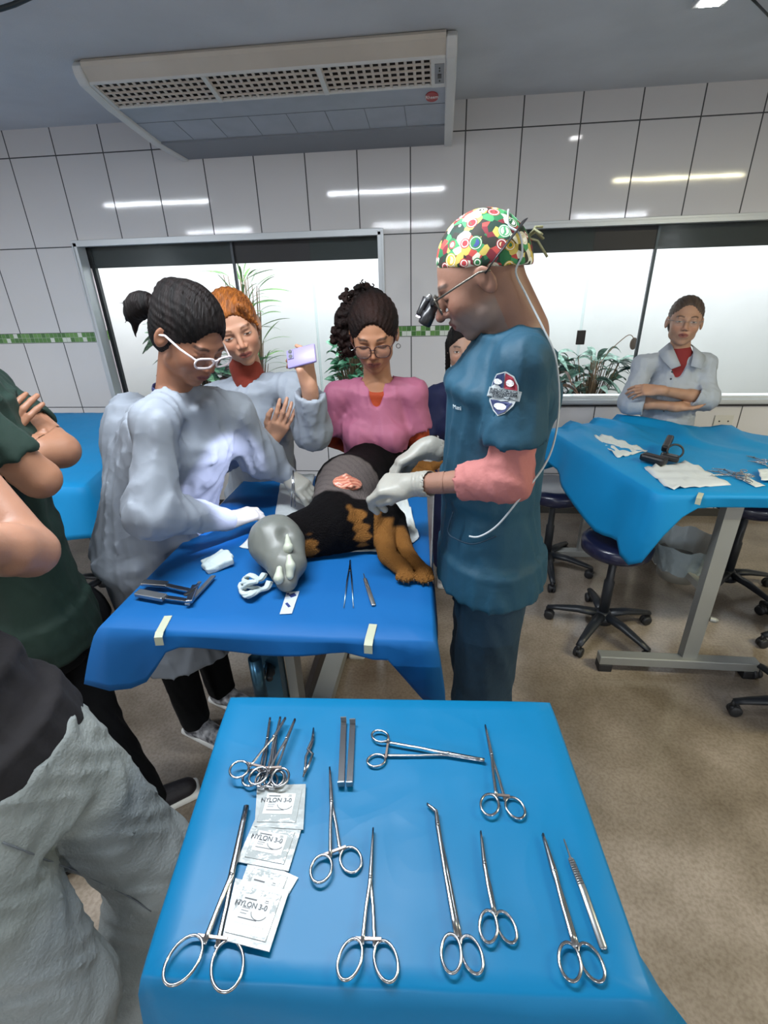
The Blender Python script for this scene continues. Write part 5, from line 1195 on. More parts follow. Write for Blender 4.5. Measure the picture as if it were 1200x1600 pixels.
MB().box((-.3, 0, .46), (.06, .05, .82)).build('post', M_PAINT, t); MB().box((-.3, 0, .05), (.06, .6, .045)).build('foot_bar', M_PAINT, t); MB().box((-.3, 0, .015), (.07, .5, .03)).build('rubber_foot', M_DARK, t)

# ================================================================ stools
M_SEAT = mat('navy_vinyl', '#171c38', .28, coat=.3); M_SB = mat('black_plastic', '#1c2026', .42)
def stool(loc, seat_h, rot, label, seat_r=.17):
    r = empty('rolling_stool', (loc[0], loc[1], 0), rot, label, 'stool', 'wheeled clinic stools')
    MB().lathe([(.0001, seat_h - .075), (seat_r - .02, seat_h - .075), (seat_r, seat_h - .06), (seat_r + .003, seat_h - .02), (seat_r - .012, seat_h - .003), (seat_r - .05, seat_h + .003), (.0001, seat_h)], (0, 0, 0), 40).build('seat', M_SEAT, r, True)
    MB().lathe([(.024, .08), (.024, .30), (.018, .31), (.018, seat_h - .075)], (0, 0, 0), 20).build('gas_column', M_SB, r, True)
    MB().box((0, 0, seat_h - .085), (.16, .12, .02), bev=.004).build('seat_plate', M_SB, r)
    lv = MB().tube([(.02, 0, seat_h - .10), (.15, .03, seat_h - .105), (.20, .04, seat_h - .10)], [.005, .005, .009], 8).build('lever', M_SB, r, True)
    MB().lathe([(.05, .065), (.05, .10), (.03, .125)], (0, 0, 0), 20).build('hub', M_SB, r, True)
    for k in range(5):
        a = 2 * math.pi * k / 5; d = V3(math.cos(a), math.sin(a), 0)
        b = MB(); b.tube([d * .03 + V3(0, 0, .105), d * .12 + V3(0, 0, .100), d * .22 + V3(0, 0, .080), d * .265 + V3(0, 0, .068)], [.027, .024, .018, .015], 10, flat=.7); leg = b.build('leg', M_SB, r, True)
        c = d * .265; n = V3(-d[1], d[0], 0)
        cs = MB(); cs.tube([c + V3(0, 0, .07), c + V3(0, 0, .045)], .008, 8)
        for s_ in (-1, 1):
            w0 = c + n * s_ * .011 - d * .012 + V3(0, 0, .025); cs.lathe([(.0001, -.009), (.020, -.009), (.025, -.005), (.025, .005), (.020, .009), (.0001, .009)], w0, 20, n)
        cs.ball(c - d * .006 + V3(0, 0, .036), (.020, .020, .014)); cs.build('caster', M_DARK, r, True)
    return r
s1 = stool(P(940, 970, z=.06), .54, .28, 'navy stool right in front of the right-hand table, under the hanging drape corner', .155)
st = [(P(853, 875, z=.06), .56, .9, 'navy stool between the surgeon and the right-hand table'), (P(1134, 905, z=.06), .58, .15, 'stool behind the silver post of the right-hand table'),
      (P(1275, 990, z=.06), .5, 3.3, 'stool whose leg sticks out at the right edge beside the silver foot bar'), (P(1262, 1112, z=.06), .5, 3.05, 'stool at the lower right edge with only casters in view'),
      (P(168, 912, z=.06), .62, .5, 'navy stool under the left background drape')]
for loc, h, rot, lab in st: stool(loc, h, rot, lab, .18)

# ================================================================ rays against smooth solids
class PG:
    def __init__(s, Pn): s.p = Pn; s.shape = Pn.shape[:-1]; s.h = .005
    def slices(s, c, rad): return tuple(slice(None) for _ in s.shape)
    def pts(s, sl=None): return s.p
def surf(field, px, py, t0=.3, t1=4.5):
    a = P(px, py, y=1.0); d = (a - CAM) / np.linalg.norm(a - CAM); t = np.arange(t0, t1, .002); Q = CAM + t[:, None] * d
    v = field.eval(PG(Q)); i = np.argmax(v < 0)
    if not (v < 0).any(): return None
    return Q[i]
def normal(field, p, e=.004):
    Q = np.array([p + V3(*u) * e for u in ((1, 0, 0), (-1, 0, 0), (0, 1, 0), (0, -1, 0), (0, 0, 1), (0, 0, -1))]); v = field.eval(PG(Q)).astype(float); n = V3(v[0] - v[1], v[2] - v[3], v[4] - v[5]); return n / np.linalg.norm(n)
def wrap_on(o, field, n, off, depth=.05):
    """lay a mesh (world coordinates) on the surface along -n, keeping its own relief"""
    me = o.data; co = np.zeros(len(me.vertices) * 3); me.vertices.foreach_get('co', co); co = co.reshape(-1, 3)
    t = np.arange(-.03, depth, .001); Q = (co[:, None, :] + n * .0) - n * t[None, :, None]; v = field.eval(PG(Q)); hit = np.argmax(v < 0, 1); hit[~(v < 0).any(1)] = 30 + 5
    co2 = co - n * t[hit][:, None] + n * off; me.vertices.foreach_set('co', co2.ravel()); me.update()

# sleeve patch on the surgeon's arm (round crest, text band)
def build_patch():
    p0 = surf(TOPF, 787, 612); n = normal(TOPF, p0); up = V3(.05, 0, 1); x = np.cross(up, n); x /= np.linalg.norm(x); y = np.cross(n, x); R = np.stack([x, y, n], 1)
    root = None
    def shape(poly, z, col, name):
        nonlocal root
        b = MB(); cx = sum(p[0] for p in poly) / len(poly); cy = sum(p[1] for p in poly) / len(poly); rings = []
        for q in (0.0001, .25, .5, .75, 1): rings.append([b.bm.verts.new(Vector(p0 + R @ V3(cx + (u - cx) * q, cy + (v - cy) * q, 0))) for u, v in poly])
        for i in range(4):
            for k in range(len(poly)): b._f([rings[i][k], rings[i][(k + 1) % len(poly)], rings[i + 1][(k + 1) % len(poly)], rings[i + 1][k]])
        o = b.build(name, mat('patch_' + col.strip('#'), col, .7), None, False); wrap_on(o, TOPF, n, z); surg.w(o)
        if root is None: root = o; o.parent = surg.root; o['label'] = 'round embroidered sleeve crest'
        else: o.parent = root
        return o
    circ = lambda r, a0=0, a1=2 * math.pi, cx=0, cy=0, sx=1, sy=1, N=36: [(cx + sx * r * math.cos(a0 + (a1 - a0) * k / N), cy + sy * r * math.sin(a0 + (a1 - a0) * k / N)) for k in range(N + (0 if abs(a1 - a0) > 6 else 1))]
    shield = [(-.034, -.004), (-.031, .016), (-.020, .032), (0, .039), (.020, .032), (.031, .016), (.034, -.004), (.028, -.024), (.016, -.040), (0, -.048), (-.016, -.040), (-.028, -.024)]
    shape(shield, .0022, '#a7adaf', 'sleeve_patch')
    shape([(-.001, .006), (-.001, .036), (-.018, .030), (-.028, .016), (-.030, .006)], .0034, '#1f2f58', 'crest_field')
    shape([(.001, .006), (.001, .036), (.018, .030), (.028, .016), (.030, .006)], .0034, '#8e2436', 'crest_field')
    shape([(-.026, -.019), (0, -.017), (.026, -.019), (.015, -.037), (0, -.045), (-.015, -.037)], .0034, '#26315a', 'crest_field')
    shape([(-.038, -.014), (-.038, .005), (0, .007), (.038, .005), (.038, -.014), (0, -.019)], .0042, '#8d9598', 'text_band')
    shape(circ(.009, cx=-.014, cy=.018, sx=1.1, sy=.6), .0046, '#d5dadb', 'emblem'); shape(circ(.009, cx=.013, cy=.018, sx=1.0, sy=.75), .0046, '#e0d9d9', 'emblem'); shape(circ(.010, cx=0, cy=-.029, sx=1.5, sy=.65), .0046, '#c9cfd0', 'emblem')
    for i, (t_, s_, yy) in enumerate((('EQUIPE DE CIRURGIA', .0068, .0015), ('CARDIOVASCULAR', .0075, -.0045), ('E TOR\u00c1CICA', .0070, -.0105))):
        o = text_obj(t_, s_, p0 + y * yy, R, mat('patch_text', '#14202c', .7), None, 'lettering', bold=.0002); wrap_on(o, TOPF, n, .0056); surg.w(o); o.parent = root
    q = surf(TOPF, 716, 636)
    if q is not None:
        n2 = normal(TOPF, q); x2 = np.cross(V3(0, 0, 1), n2); x2 /= np.linalg.norm(x2); R2 = np.stack([x2, np.cross(n2, x2), n2], 1)
        o = text_obj('Mani', .014, q + n2 * .004, R2, mat('pocket_text', '#c9d8de', .6), None, 'lettering'); surg.w(o); o.parent = surg.root
build_patch()

sp_ = [surf(JNF, x, y, .1) for x, y in ((4, 1316), (40, 1330), (80, 1346), (120, 1362), (160, 1380), (200, 1400), (236, 1424))]
sp_ = [p + (CAM - p) / np.linalg.norm(CAM - p) * .001 for p in sp_ if p is not None]
if len(sp_) > 3:
    o = jn.w(MB().tube(catmull(sp_, 4), .0016, 6).build('seam', mat('denim_seam', '#5c6268', .8), None, True)); o.parent = jeans
# ================================================================ the dog
DF = Field(); zt = ZT
def Z(px, py, z): return P(px, py, z=z)
sh_ = Z(522, 818, .98); rib = Z(545, 762, .995); loin = Z(575, 728, .98); hip = Z(612, 712, .975); nk_ = Z(470, 832, .965); hd_ = Z(436, 845, .975)
DF.cone(sh_, rib, .086, .112, k=.03); DF.cone(rib, loin, .115, .088, k=.03); DF.cone(loin, hip, .09, .085, k=.03); DF.cone(nk_, sh_, .056, .078, k=.04); DF.cone(hd_, nk_, .055, .056, k=.04)
DF.ell(Z(560, 812, .965), V3(.085, .065, .065), None, k=.04); DF.cone(Z(520, 835, .95), Z(580, 835, .95), .055, .045, k=.03)
DF.cone(Z(500, 850, .935), Z(470, 855, .94), .038, .035, k=.03)
# forelegs: upper arm, forearm, wrist, paw
def leg(pts, rs, k=.02): DF.chain([Z(*p) for p in pts], rs, k=k)
leg([(575, 812, .985), (606, 802, .985)], [.060, .038]); leg([(606, 802, .985), (600, 842, .945), (606, 868, .932), (626, 886, .922)], [.040, .034, .028, .026], .008)
leg([(590, 806, .955), (618, 812, .955)], [.05, .033]); leg([(618, 812, .955), (630, 850, .930), (640, 870, .924), (658, 889, .916)], [.034, .026, .022, .021], .006)
for (cx_, cy_, zz) in ((633, 893, .922), (663, 895, .918)):
    c = Z(cx_, cy_, zz); DF.ell(c, V3(.025, .031, .020), None, k=.006)
    for k_ in range(4):
        a = Z(cx_ + (-11 + k_ * 7.6), cy_ + 8 + (3 if k_ in (1, 2) else 0), zz - .004); DF.ell(a, V3(.0082, .016, .012), None, k=.003)
# hind legs far side
leg([(612, 705, .965), (640, 722, .94), (668, 732, .93), (690, 722, .925)], [.062, .036, .022, .018]); leg([(600, 715, .94), (650, 742, .925), (676, 742, .92)], [.05, .028, .019])
tanb = np.array(srgb('#84592c')[:3]); blk = np.array(srgb('#0d0b0c')[:3]); gry = np.array(srgb('#6b625f')[:3])
shave = surf(DF, 545, 742); TS = [(surf(DF, 556, 806), .030), (surf(DF, 566, 834), .026), (surf(DF, 484, 858), .026), (Z(606, 845, .96), .0)]
def dogcol(V):
    C = np.tile(blk, (len(V), 1)); nz = .001 * np.sin(V[:, 0] * 90) * np.sin(V[:, 1] * 83) + .006 * np.sin(V[:, 2] * 210)
    def m(w, k):
        nonlocal C; w = np.clip(w, 0, 1)[:, None]; C = C * (1 - w) + k * w
    dl = V - shave; u = np.hypot(dl[:, 0] / .15, dl[:, 1] / .115); m((1.0 - u) * 9 + nz * 60, gry); m(np.where(u < .95, .35 * (np.sin((dl[:, 0] * .8 + dl[:, 1]) * 230) > .55), 0), gry * .55)
    for p, r in TS:
        if p is not None and r: m((r + nz - np.linalg.norm((V - p) * V3(1, 1, .6), axis=1)) / .006, tanb)
    # tan lower forelegs, hind feet
    e1 = Z(612, 828, .95); m(np.clip((e1[1] - .01 + nz * 2 - V[:, 1]) / .02, 0, 1) * (V[:, 0] > Z(584, 850, .94)[0]), tanb)
    m((V[:, 0] - Z(640, 735, .93)[0] + nz) / .012 * (V[:, 1] > Z(640, 760, .93)[1]), tanb)
    toes = (V[:, 1] < Z(640, 905, .92)[1]) & (V[:, 0] > Z(600, 880, .92)[0]); m(toes * .55 * (np.sin(V[:, 0] * 420) > .55), blk)
    return C
def fur(G, D):
    Q = G.pts(); return D - .0012 * np.sin(Q[..., 0] * 170 + 3 * np.sin(Q[..., 1] * 60)) * np.sin(Q[..., 1] * 190 + Q[..., 2] * 80)
DF.post.append(fur)
DF.box((2.4, 1.5, ZT - .095), (1.0, 1.0, .10), None, 0, k=.004, m='-')
dog = empty('dog', tuple(V3(sh_[0], sh_[1], ZT)), 0, 'black and tan dog lying on its side with a shaved, opened chest and wrapped head', 'dog')
lo, hi = bounds(DF); lo[2] = ZT - .01
mesh_from([bake(DF, lo, hi, .0055)], 'body', mat('dog_fur', '#222222', .72, attr='col', bump=.9, bscale=210, spec=.08, stretch=(1, 2.2, 1)), dog, dogcol)
# dark claws
c_ = MB()
for (cx_, cy_, zz) in ((633, 893, .922), (663, 895, .918)):
    for k_ in range(4):
        a = Z(cx_ + (-10 + k_ * 8), cy_ + 14 + (3 if k_ in (1, 2) else 0), zz - .010) - V3(*dog.location); cl = MB(); cl.tube([a + V3(0, .006, .006), a + V3(0, -.003, .003), a + V3(0, -.008, -.002)], [.0035, .003, .001], 8); cl.build('claw', mat('claw', '#241c18', .35), dog, True)
# chest opening
ci = surf(DF, 543, 755); ni = normal(DF, ci); ni = ni * .6 + V3(0, -.35, .8) * .4; ni /= np.linalg.norm(ni)
inc = Field(); ax_ = surf(DF, 565, 757) - surf(DF, 521, 757); ax_ /= np.linalg.norm(ax_); Ri = frame(ax_, ni)   # x across, y along, z out
inc.ell(ci, V3(.036, .050, .012), Ri, k=.01)
for k_ in range(6):
    o_ = (k_ - 2.5) * .0105; inc.chain([ci + Ri @ V3(o_ * 1.0, -.040 + abs(o_) * .8, .007), ci + Ri @ V3(o_ * 1.15 + .003, 0, .012), ci + Ri @ V3(o_ * .9, .040 - abs(o_) * .8, .007)], [.003, .0055, .003], k=.004)
inc.post.append(folds(.002, 150, .4, (1, 0, 0), .5))
def inccol(V):
    q = (V - ci) @ Ri; s_ = np.sin(q[:, 0] * 420 + 3 * np.sin(q[:, 1] * 70)) * .6 + .4 * np.sin(q[:, 0] * 900 + q[:, 1] * 300); A, B = np.array(srgb('#a04a3a')[:3]), np.array(srgb('#cf957a')[:3]); w = np.clip(.5 + .5 * s_, 0, 1)[:, None]; return A * (1 - w) + B * w
lo, hi = bounds(inc, .01); mesh_from([bake(inc, lo, hi, .0022)], 'chest_opening', mat('moist_tissue', '#b0604e', .35, attr='col', spec=.5), dog, inccol)['label'] = 'pink and red opened chest muscle'
# grey head wrap
hf = Field(); h0 = Z(432, 842, .985); h1 = Z(446, 885, .955); h2 = Z(448, 908, .935)
hf.ell(h0, V3(.072, .075, .070), None); hf.cone(Z(428, 850, .975), h1, .070, .046, k=.03); hf.cone(h1, h2, .044, .030, k=.02); hf.cone(Z(452, 850, .98), Z(462, 880, .955), .045, .03, k=.02)
hf.ell(Z(447, 832, 1.035), .017, None, k=.02, m='-'); hf.box((2.3, 1.3, ZT - .095), (1, 1, .10), None, 0, k=.004, m='-')
hf.post.append(folds(.0025, 34, .8, (0, 1, 1), .5)); lo, hi = bounds(hf, .01); lo[2] = ZT - .005
hw_ = mesh_from([bake(hf, lo, hi, .004)], 'head_wrap', mat('grey_latex', '#6f726c', .42, vary=.15, vscale=12, sss=.04), dog); hw_['label'] = 'grey latex wrap over the head'
def tab(pts, rs, name='latex_tab'):
    g = Field(); g.chain([p for p in pts], rs, k=.008); lo, hi = bounds(g, .01); o = mesh_from([bake(g, lo, hi, .0028)], name, mat('pale_latex', '#b4b9a8', .45), dog); o.parent = hw_; o.data.transform(Matrix.Translation(Vector((0, 0, 0)))); o.location = (0, 0, 0); return o
tab([surf(hf, 449, 838) + V3(0, 0, .004), surf(hf, 453, 856) + V3(0, -.012, .008), Z(446, 868, .985)], [.004, .012, .013])
tab([surf(hf, 437, 890) + V3(0, -.002, .004), surf(hf, 438, 900) + V3(0, -.014, .002), Z(440, 914, .918)], [.008, .012, .011]); tab([surf(hf, 452, 872) + V3(0, 0, .004), surf(hf, 455, 886) + V3(0, -.004, .006), surf(hf, 454, 898) + V3(0, -.006, .0)], [.007, .012, .010])

# ================================================================ cloths, gauze and small things on the operating table
def soft(name, pts_r, m, label, cat, h=.004, fold=(.003, 40, .3), group=None, floor_z=ZT, k=.012, parent=None):
    g = Field()
    for p, r in pts_r: g.ell(p, r, None, k=k)
    g.post.append(folds(*fold)); lo, hi = bounds(g, .012); c = (lo + hi) / 2
    r_ = empty(name, (c[0], c[1], floor_z), 0, label, cat, group) if parent is None else parent
    mesh_from([bake(g, lo, hi, h)], 'cloth' if parent is None else name, m, r_); return r_
M_GAUZE = mat('gauze', '#c9cfcf', .85, bump=.5, bscale=70)
def sheet(name, quad, label, cat, m=M_GAUZE, n=12, z=ZT, amp=.004, seed=1., group=None, base=.0015, sub='cloth', zs=None):
    q = [P(*p, z=z) for p in quad] if zs is None else [P(*p, z=zz) for p, zz in zip(quad, zs)]; c = sum(q) / 4; r_ = empty(name, (c[0], c[1], z), 0, label, cat, group); b = MB(); rows = []
    for i in range(n + 1):
        u = i / n; rows.append([])
        for j in range(n + 1):
            v = j / n; p = (q[0] * (1 - v) + q[1] * v) * (1 - u) + (q[3] * (1 - v) + q[2] * v) * u
            rows[-1].append(p - V3(c[0], c[1], z) + V3(.002 * wob(p, 60, seed), .002 * wob(p, 50, seed + 1), base + .0015 + amp * max(-.2, wob(p, 34, seed))))
    b.grid(rows); b.build(sub, m, r_, True, solid=.0012); return r_
sheet('absorbent_pad', [(492, 842), (592, 838), (596, 862), (500, 864)], 'white pad sticking out under the dog chest', 'pad', amp=.001)
sheet('towel', [(600, 768), (632, 766), (654, 842), (638, 858)], 'crumpled white towel between the dog and the surgeon', 'towel', amp=.014, seed=3., base=.006)
sheet('paper_drape', [(440, 742), (492, 742), (470, 835), (425, 838)], 'white paper sheet between the assistant and the dog', 'paper sheet', amp=.003, seed=5.)
sheet('paper_towel', [(405, 826), (418, 830), (408, 862), (374, 856)], 'white paper corner left of the wrapped head', 'paper', amp=.003, seed=8.)
g0 = Z(341, 884, ZT)
gf = Field(); gR = frame((.75, .6, .12)); gf.box(g0 + V3(0, 0, .013), V3(.030, .036, .006), gR, .005, k=.006); gf.box(g0 + V3(.008, .006, .022), V3(.026, .026, .004), frame((.5, .8, .2)), .004, k=.006); gf.cone(g0 + V3(-.03, -.02, .01), g0 + V3(.02, .03, .03), .010, .008, k=.01)
gf.post.append(folds(.003, 70, .4, (1, .4, 0), .3)); gp = empty('gauze_pad', tuple(g0), 0, 'folded white gauze pad beside the metal retractor', 'gauze'); lo, hi = bounds(gf, .012); mesh_from([bake(gf, lo, hi, .003)], 'cloth', mat('white_gauze', '#b3c0c0', .85, bump=.3, bscale=60), gp)
r_ = empty('bandage', tuple(Z(396, 912, ZT)), 0, 'tangled white bandage strip beside the wrapped muzzle', 'bandage'); L0 = V3(*r_.location)
pts = [Z(412, 896, .93), Z(404, 905, .925), Z(390, 898, .935), Z(382, 905, .92), Z(388, 916, .93), Z(400, 918, .915), Z(392, 925, .92), Z(381, 927, .915), Z(378, 920, .92), Z(388, 911, .94), Z(398, 908, .945), Z(376, 912, .92), Z(384, 931, .912), Z(392, 928, .925), Z(402, 922, .92), Z(415, 918, .915), Z(420, 908, .925)]
MB().tube([p - L0 for p in catmull(pts, 5)], .0085, 8, flat=.45).build('strip', mat('white_gauze'), r_, True)
MB().tube([p - L0 + V3(.004, .004, -.004) for p in catmull(pts[::-1], 4)], .008, 8, flat=.6).build('loop', mat('white_gauze'), r_, True)
# blister packet
def flat_quad(name, quad, m, label, cat, th=.0012, z=ZT, zoff=.002, group=None, part='sheet'):
    q = [P(*p, z=z + zoff) for p in quad]; c = sum(q) / 4; r_ = empty(name, (c[0], c[1], z + zoff), 0, label, cat, group)
    MB().prism([((p - c)[0], (p - c)[1]) for p in q], (0, 0, 0), np.eye(3), th).build(part, m, r_)
    x = (q[1] - q[0]) + (q[2] - q[3]); w_ = np.linalg.norm(x) / 2; x /= np.linalg.norm(x); y = np.cross(V3(0, 0, 1), x); h_ = (np.linalg.norm(q[3] - q[0]) + np.linalg.norm(q[2] - q[1])) / 2
    return r_, np.stack([x, y, V3(0, 0, 1)], 1), w_, h_, th
r_, R, w_, h_, th = flat_quad('blade_packet', [(448, 926), (468, 924), (456, 959), (437, 960)], mat('packet_silver', '#bcc6cf', .35), 'small silver and blue scalpel blade packet on the operating table', 'blade packet')
for (u, v, a, b_) in ((.18, .32, .5, .16), (-.1, -.12, .22, .22), (-.22, .40, .2, .08)):
    MB().box(R @ V3(u * w_, v * h_, th + .0003), (a * w_, b_ * h_, .0006), R @ np.array(Matrix.Rotation(.5, 3, 'Z'))).build('print', mat('packet_blue', '#2f3c74', .4), r_)
# ---------------------------------------------------------------- instruments
ZI = ZT + .0075
def inst(name, label, anchor, group=None, cat='surgical instrument', z=ZI):
    c = P(*anchor, z=z); r_ = empty(name, (c[0], c[1], z), 0, label, cat, group); return r_, c
def scissor(name, label, T, Jp, A, B, ring=(.0125, .0185), w=.0042, jaw=.0048, bend=None, ratchet=True, z=ZI, cat='surgical instrument', group=None, lift=0, m=None, gap=.5, tipw=.25):
    m = m or M_STEEL; r_, c = inst(name, label, Jp, group, cat, z); t, j, a, b = [P(*q, z=z) - c for q in (T, Jp, A, B)]
    bd = [P(*q, z=z) - c for q in bend] if bend else []
    for i, (ce, sd) in enumerate(((a, 1), (b, -1))):
        dz = V3(0, 0, .0016 * sd + lift); mb = MB()
        d = (ce - j); L_ = np.linalg.norm(d); d /= L_; oth = (b if sd > 0 else a); perp = np.cross(V3(0, 0, 1), d); side = np.sign(perp @ (oth - ce)); perp = perp * side     # towards the other ring
        dj = (t - j) / np.linalg.norm(t - j); pj = np.cross(V3(0, 0, 1), dj); pj = pj * (np.sign(pj @ (ce - j)) or 1)
        rax = d * .85 - perp * .1; rax /= np.linalg.norm(rax); rp = np.cross(V3(0, 0, 1), rax)
        entry = ce - rax * ring[1] * .80 + perp * ring[0] * .62
        # blade to tip (crosses to the other side)
        path = [entry, j + (entry - j) * .45 + perp * -.001, j + (entry - j) * .08, j] + [q - pj * jaw * .10 for q in bd] + [t - pj * jaw * .03]
        rs = [w * .62, w * .52, w * .62, jaw * .66] + [jaw * .52] * len(bd) + [jaw * tipw]
        P2 = []; R2 = []
        for k in range(len(path) - 1):
            for s_ in range(4):
                q = s_ / 4; P2.append(path[k] * (1 - q) + path[k + 1] * q + dz); R2.append(rs[k] * (1 - q) + rs[k + 1] * q)
        P2.append(path[-1] + dz); R2.append(rs[-1])
        mb.tube(P2, R2, 10, flat=.62)
        mb.tube([ce + dz + rax * ring[1] * math.cos(q) + rp * ring[0] * math.sin(q) for q in [2 * math.pi * k / 30 for k in range(30)]], .0021, 10, closed=True)
        mb.build('finger_half', m, r_, True)
    if ratchet:
        ea = a - (a - j) / np.linalg.norm(a - j) * ring[1] * 1.02; eb = b - (b - j) / np.linalg.norm(b - j) * ring[1] * 1.02
        MB().bar(ea + V3(0, 0, .0008 + lift), ea + (eb - ea) * .98 + V3(0, 0, .0008 + lift), .0042, .0026, bev=.0006).build('ratchet', mat('ratchet_steel', '#8d7f78', .35, metal=.8), r_)
    MB().lathe([(.0001, .0), (.0024, .0), (.0020, .0012), (.0001, .0012)], tuple(j + V3(0, 0, .0040 + lift)), 12).build('pivot_screw', m, r_, True)
    return r_
scissor('long_clamp', 'long large-ringed clamp lying at the lower left beside the suture packs', (385, 1260), (362, 1368), (287, 1500), (355, 1507), (.0195, .0265), .0062, .0075, tipw=.6)
G_ = 'towel clamps bunched at the upper left of the instrument table'
scissor('towel_clamp', 'leftmost towel clamp of the bunch, its big ring sticking out left', (446, 1122), (428, 1152), (374, 1203), (428, 1216), (.0165, .0155), .0042, .0042, z=ZI + .008, group=G_, tipw=.5)
scissor('towel_clamp', 'towel clamp lying lowest in the bunch, tips at far left', (422, 1122), (418, 1155), (393, 1216), (420, 1220), (.0145, .0155), .0042, .0042, z=ZI, group=G_, tipw=.5)
scissor('towel_clamp', 'rightmost towel clamp of the bunch, tips at far right', (461, 1124), (448, 1155), (404, 1213), (438, 1213), (.0140, .0165), .0042, .0042, z=ZI + .013, group=G_, tipw=.5)
scissor('towel_clamp', 'towel clamp in the middle of the bunch', (438, 1121), (432, 1150), (412, 1218), (434, 1216), (.0130, .0150), .0042, .0042, z=ZI + .004, group=G_, tipw=.5)
scissor('hemostat', 'medium hemostat with open rings right of the suture packs', (515, 1199), (518, 1253), (502, 1358), (548, 1342), (.0150, .0185), .0046, .0056)
scissor('needle_holder', 'needle holder lying crosswise near the far edge of the table', (757, 1188), (700, 1178), (594, 1151), (588, 1187), (.0120, .0160), .0046, .0056, tipw=.55)
scissor('hemostat', 'shiny hemostat at the upper right of the instrument table', (758, 1133), (768, 1180), (765, 1258), (805, 1261), (.0140, .0180), .0044, .0050)
scissor('clamp', 'slender straight clamp in the middle foreground', (583, 1294), (579, 1372), (547, 1499), (603, 1500), (.0140, .0215), .0046, .0050)
scissor('angled_scissors', 'long scissors with an angled tip', (667, 1256), (684, 1290), (705, 1490), (737, 1490), (.0125, .0200), .0058, .0058, bend=[(681, 1268)], ratchet=False)
scissor('scissors', 'short fine scissors between the angled and the straight scissors', (751, 1299), (757, 1350), (763, 1448), (791, 1447), (.0115, .0180), .0052, .0050, ratchet=False)
scissor('scissors', 'straight heavy scissors beside the scalpel handle on the right', (848, 1303), (866, 1362), (890, 1503), (924, 1502), (.0130, .0195), .0062, .0068, ratchet=False)
# bulldog clamp
r_, c = inst('bulldog_clamp', 'tiny cross-action vessel clamp between the towel clamps and the flat retractors', (483, 1178)); q = lambda x, y, dz=0: P(x, y, z=ZI) - c + V3(0, 0, dz)
MB().tube([q(490, 1138), q(489, 1155), q(485, 1168), q(478, 1182), q(477, 1198), q(474, 1214)], [.0015, .003, .0032, .0024, .0024, .0015], 8, flat=.6).build('arm', M_STEEL, r_, True)
MB().tube([q(490, 1138, .002), q(488, 1157, .002), q(481, 1172, .002), q(489, 1179, .002), q(483, 1195, .002), q(474, 1214, .002)], [.0012, .0026, .0024, .0024, .0024, .0015], 8, flat=.6).build('arm', M_STEEL, r_, True)
# flat retractors
for i, (a, b_, lab) in enumerate((((537, 1128), (533, 1228), 'left one of two flat double-ended retractors'), ((551, 1131), (546, 1228), 'right one of two flat double-ended retractors'))):
    r_, c = inst('retractor', lab + ' near the far edge', ((a[0] + b_[0]) / 2, (a[1] + b_[1]) / 2), 'flat retractors'); A, B = P(*a, z=ZI - .003) - c, P(*b_, z=ZI - .003) - c
    MB().bar(A, B, .011, .0022, bev=.0005).build('blade', M_STEEL, r_); d = (A - B) / np.linalg.norm(A - B)
    for e, s_ in ((A, 1), (B, -1)): MB().bar(e + d * s_ * .0005, e + d * s_ * .001 + V3(0, 0, .012), .011, .0020, up=tuple(d)).build('bent_end', M_STEELD, r_)
# scalpel handles
def scalpel(name, pts, label, wmax=.0052, ribs=True):
    r_, c = inst(name, label, pts[1]); q = [P(*p, z=ZI - .003) - c for p in pts]
    tip, neck_, mid, end = q; MB().tube([tip, neck_ + (tip - neck_) * .1, neck_, mid, end + (mid - end) * .04, end], [.0011, .0013, wmax * .85, wmax, wmax, wmax * .6], 10, flat=.42).build('handle', M_STEELD, r_, True)
    if ribs:
        d = (mid - neck_); L_ = np.linalg.norm(d); d /= L_
        for k in range(11): p = neck_ + d * L_ * (.06 + .072 * k); MB().bar(p + V3(0, 0, wmax * .36), p + d * .0012 + V3(0, 0, wmax * .36), wmax * 1.5, .0012).build('grip_ridge', M_STEEL, r_)
scalpel('scalpel_handle', [(881, 1311), (892, 1342), (912, 1392), (944, 1484)], 'ridged scalpel handle at the far right of the instrument table')
scalpel('scalpel_handle', [(568, 896), (570, 904), (576, 922), (584, 946)], 'scalpel handle lying on the operating table drape', .0062)
# thumb forceps
def forceps(name, top, l, r2, label, z=ZI, w=.0036, hz=0):
    rt, c = inst(name, label, top, z=z); a, b, d = [P(*p, z=z - .004 + hz) - c for p in (top, l, r2)]
    MB().bar(a + (a - (b + d) / 2) * .06, a * .8 + (b + d) * .1, .004, .004, bev=.001).build('joint', M_STEEL, rt)
    for e, s_ in ((b, -1), (d, 1)): MB().tube([a, a * .6 + e * .4 + V3(s_ * .0012, 0, 0), e], [w * .5, w * .62, w * .22], 8, flat=.6).build('arm', mat('steel_blue', '#7f92a2', .25, metal=1.), rt, True)
forceps('thumb_forceps', (547, 879), (537, 950), (552, 950), 'thumb forceps spread open on the operating table drape')
a, b_, d_ = P(458, 735, y=1.50), P(455, 792, y=1.44), P(461, 792, y=1.44); rt = empty('thumb_forceps', tuple(a), 0, 'long thin forceps held upright in the assistant left hand', 'surgical instrument'); a0 = a.copy()
for e in (b_, d_): MB().tube([a - a0, (a * .5 + e * .5) - a0 + (e - a) * .0, e - a0], [.0022, .0026, .0012], 8).build('arm', M_STEEL, rt, True)
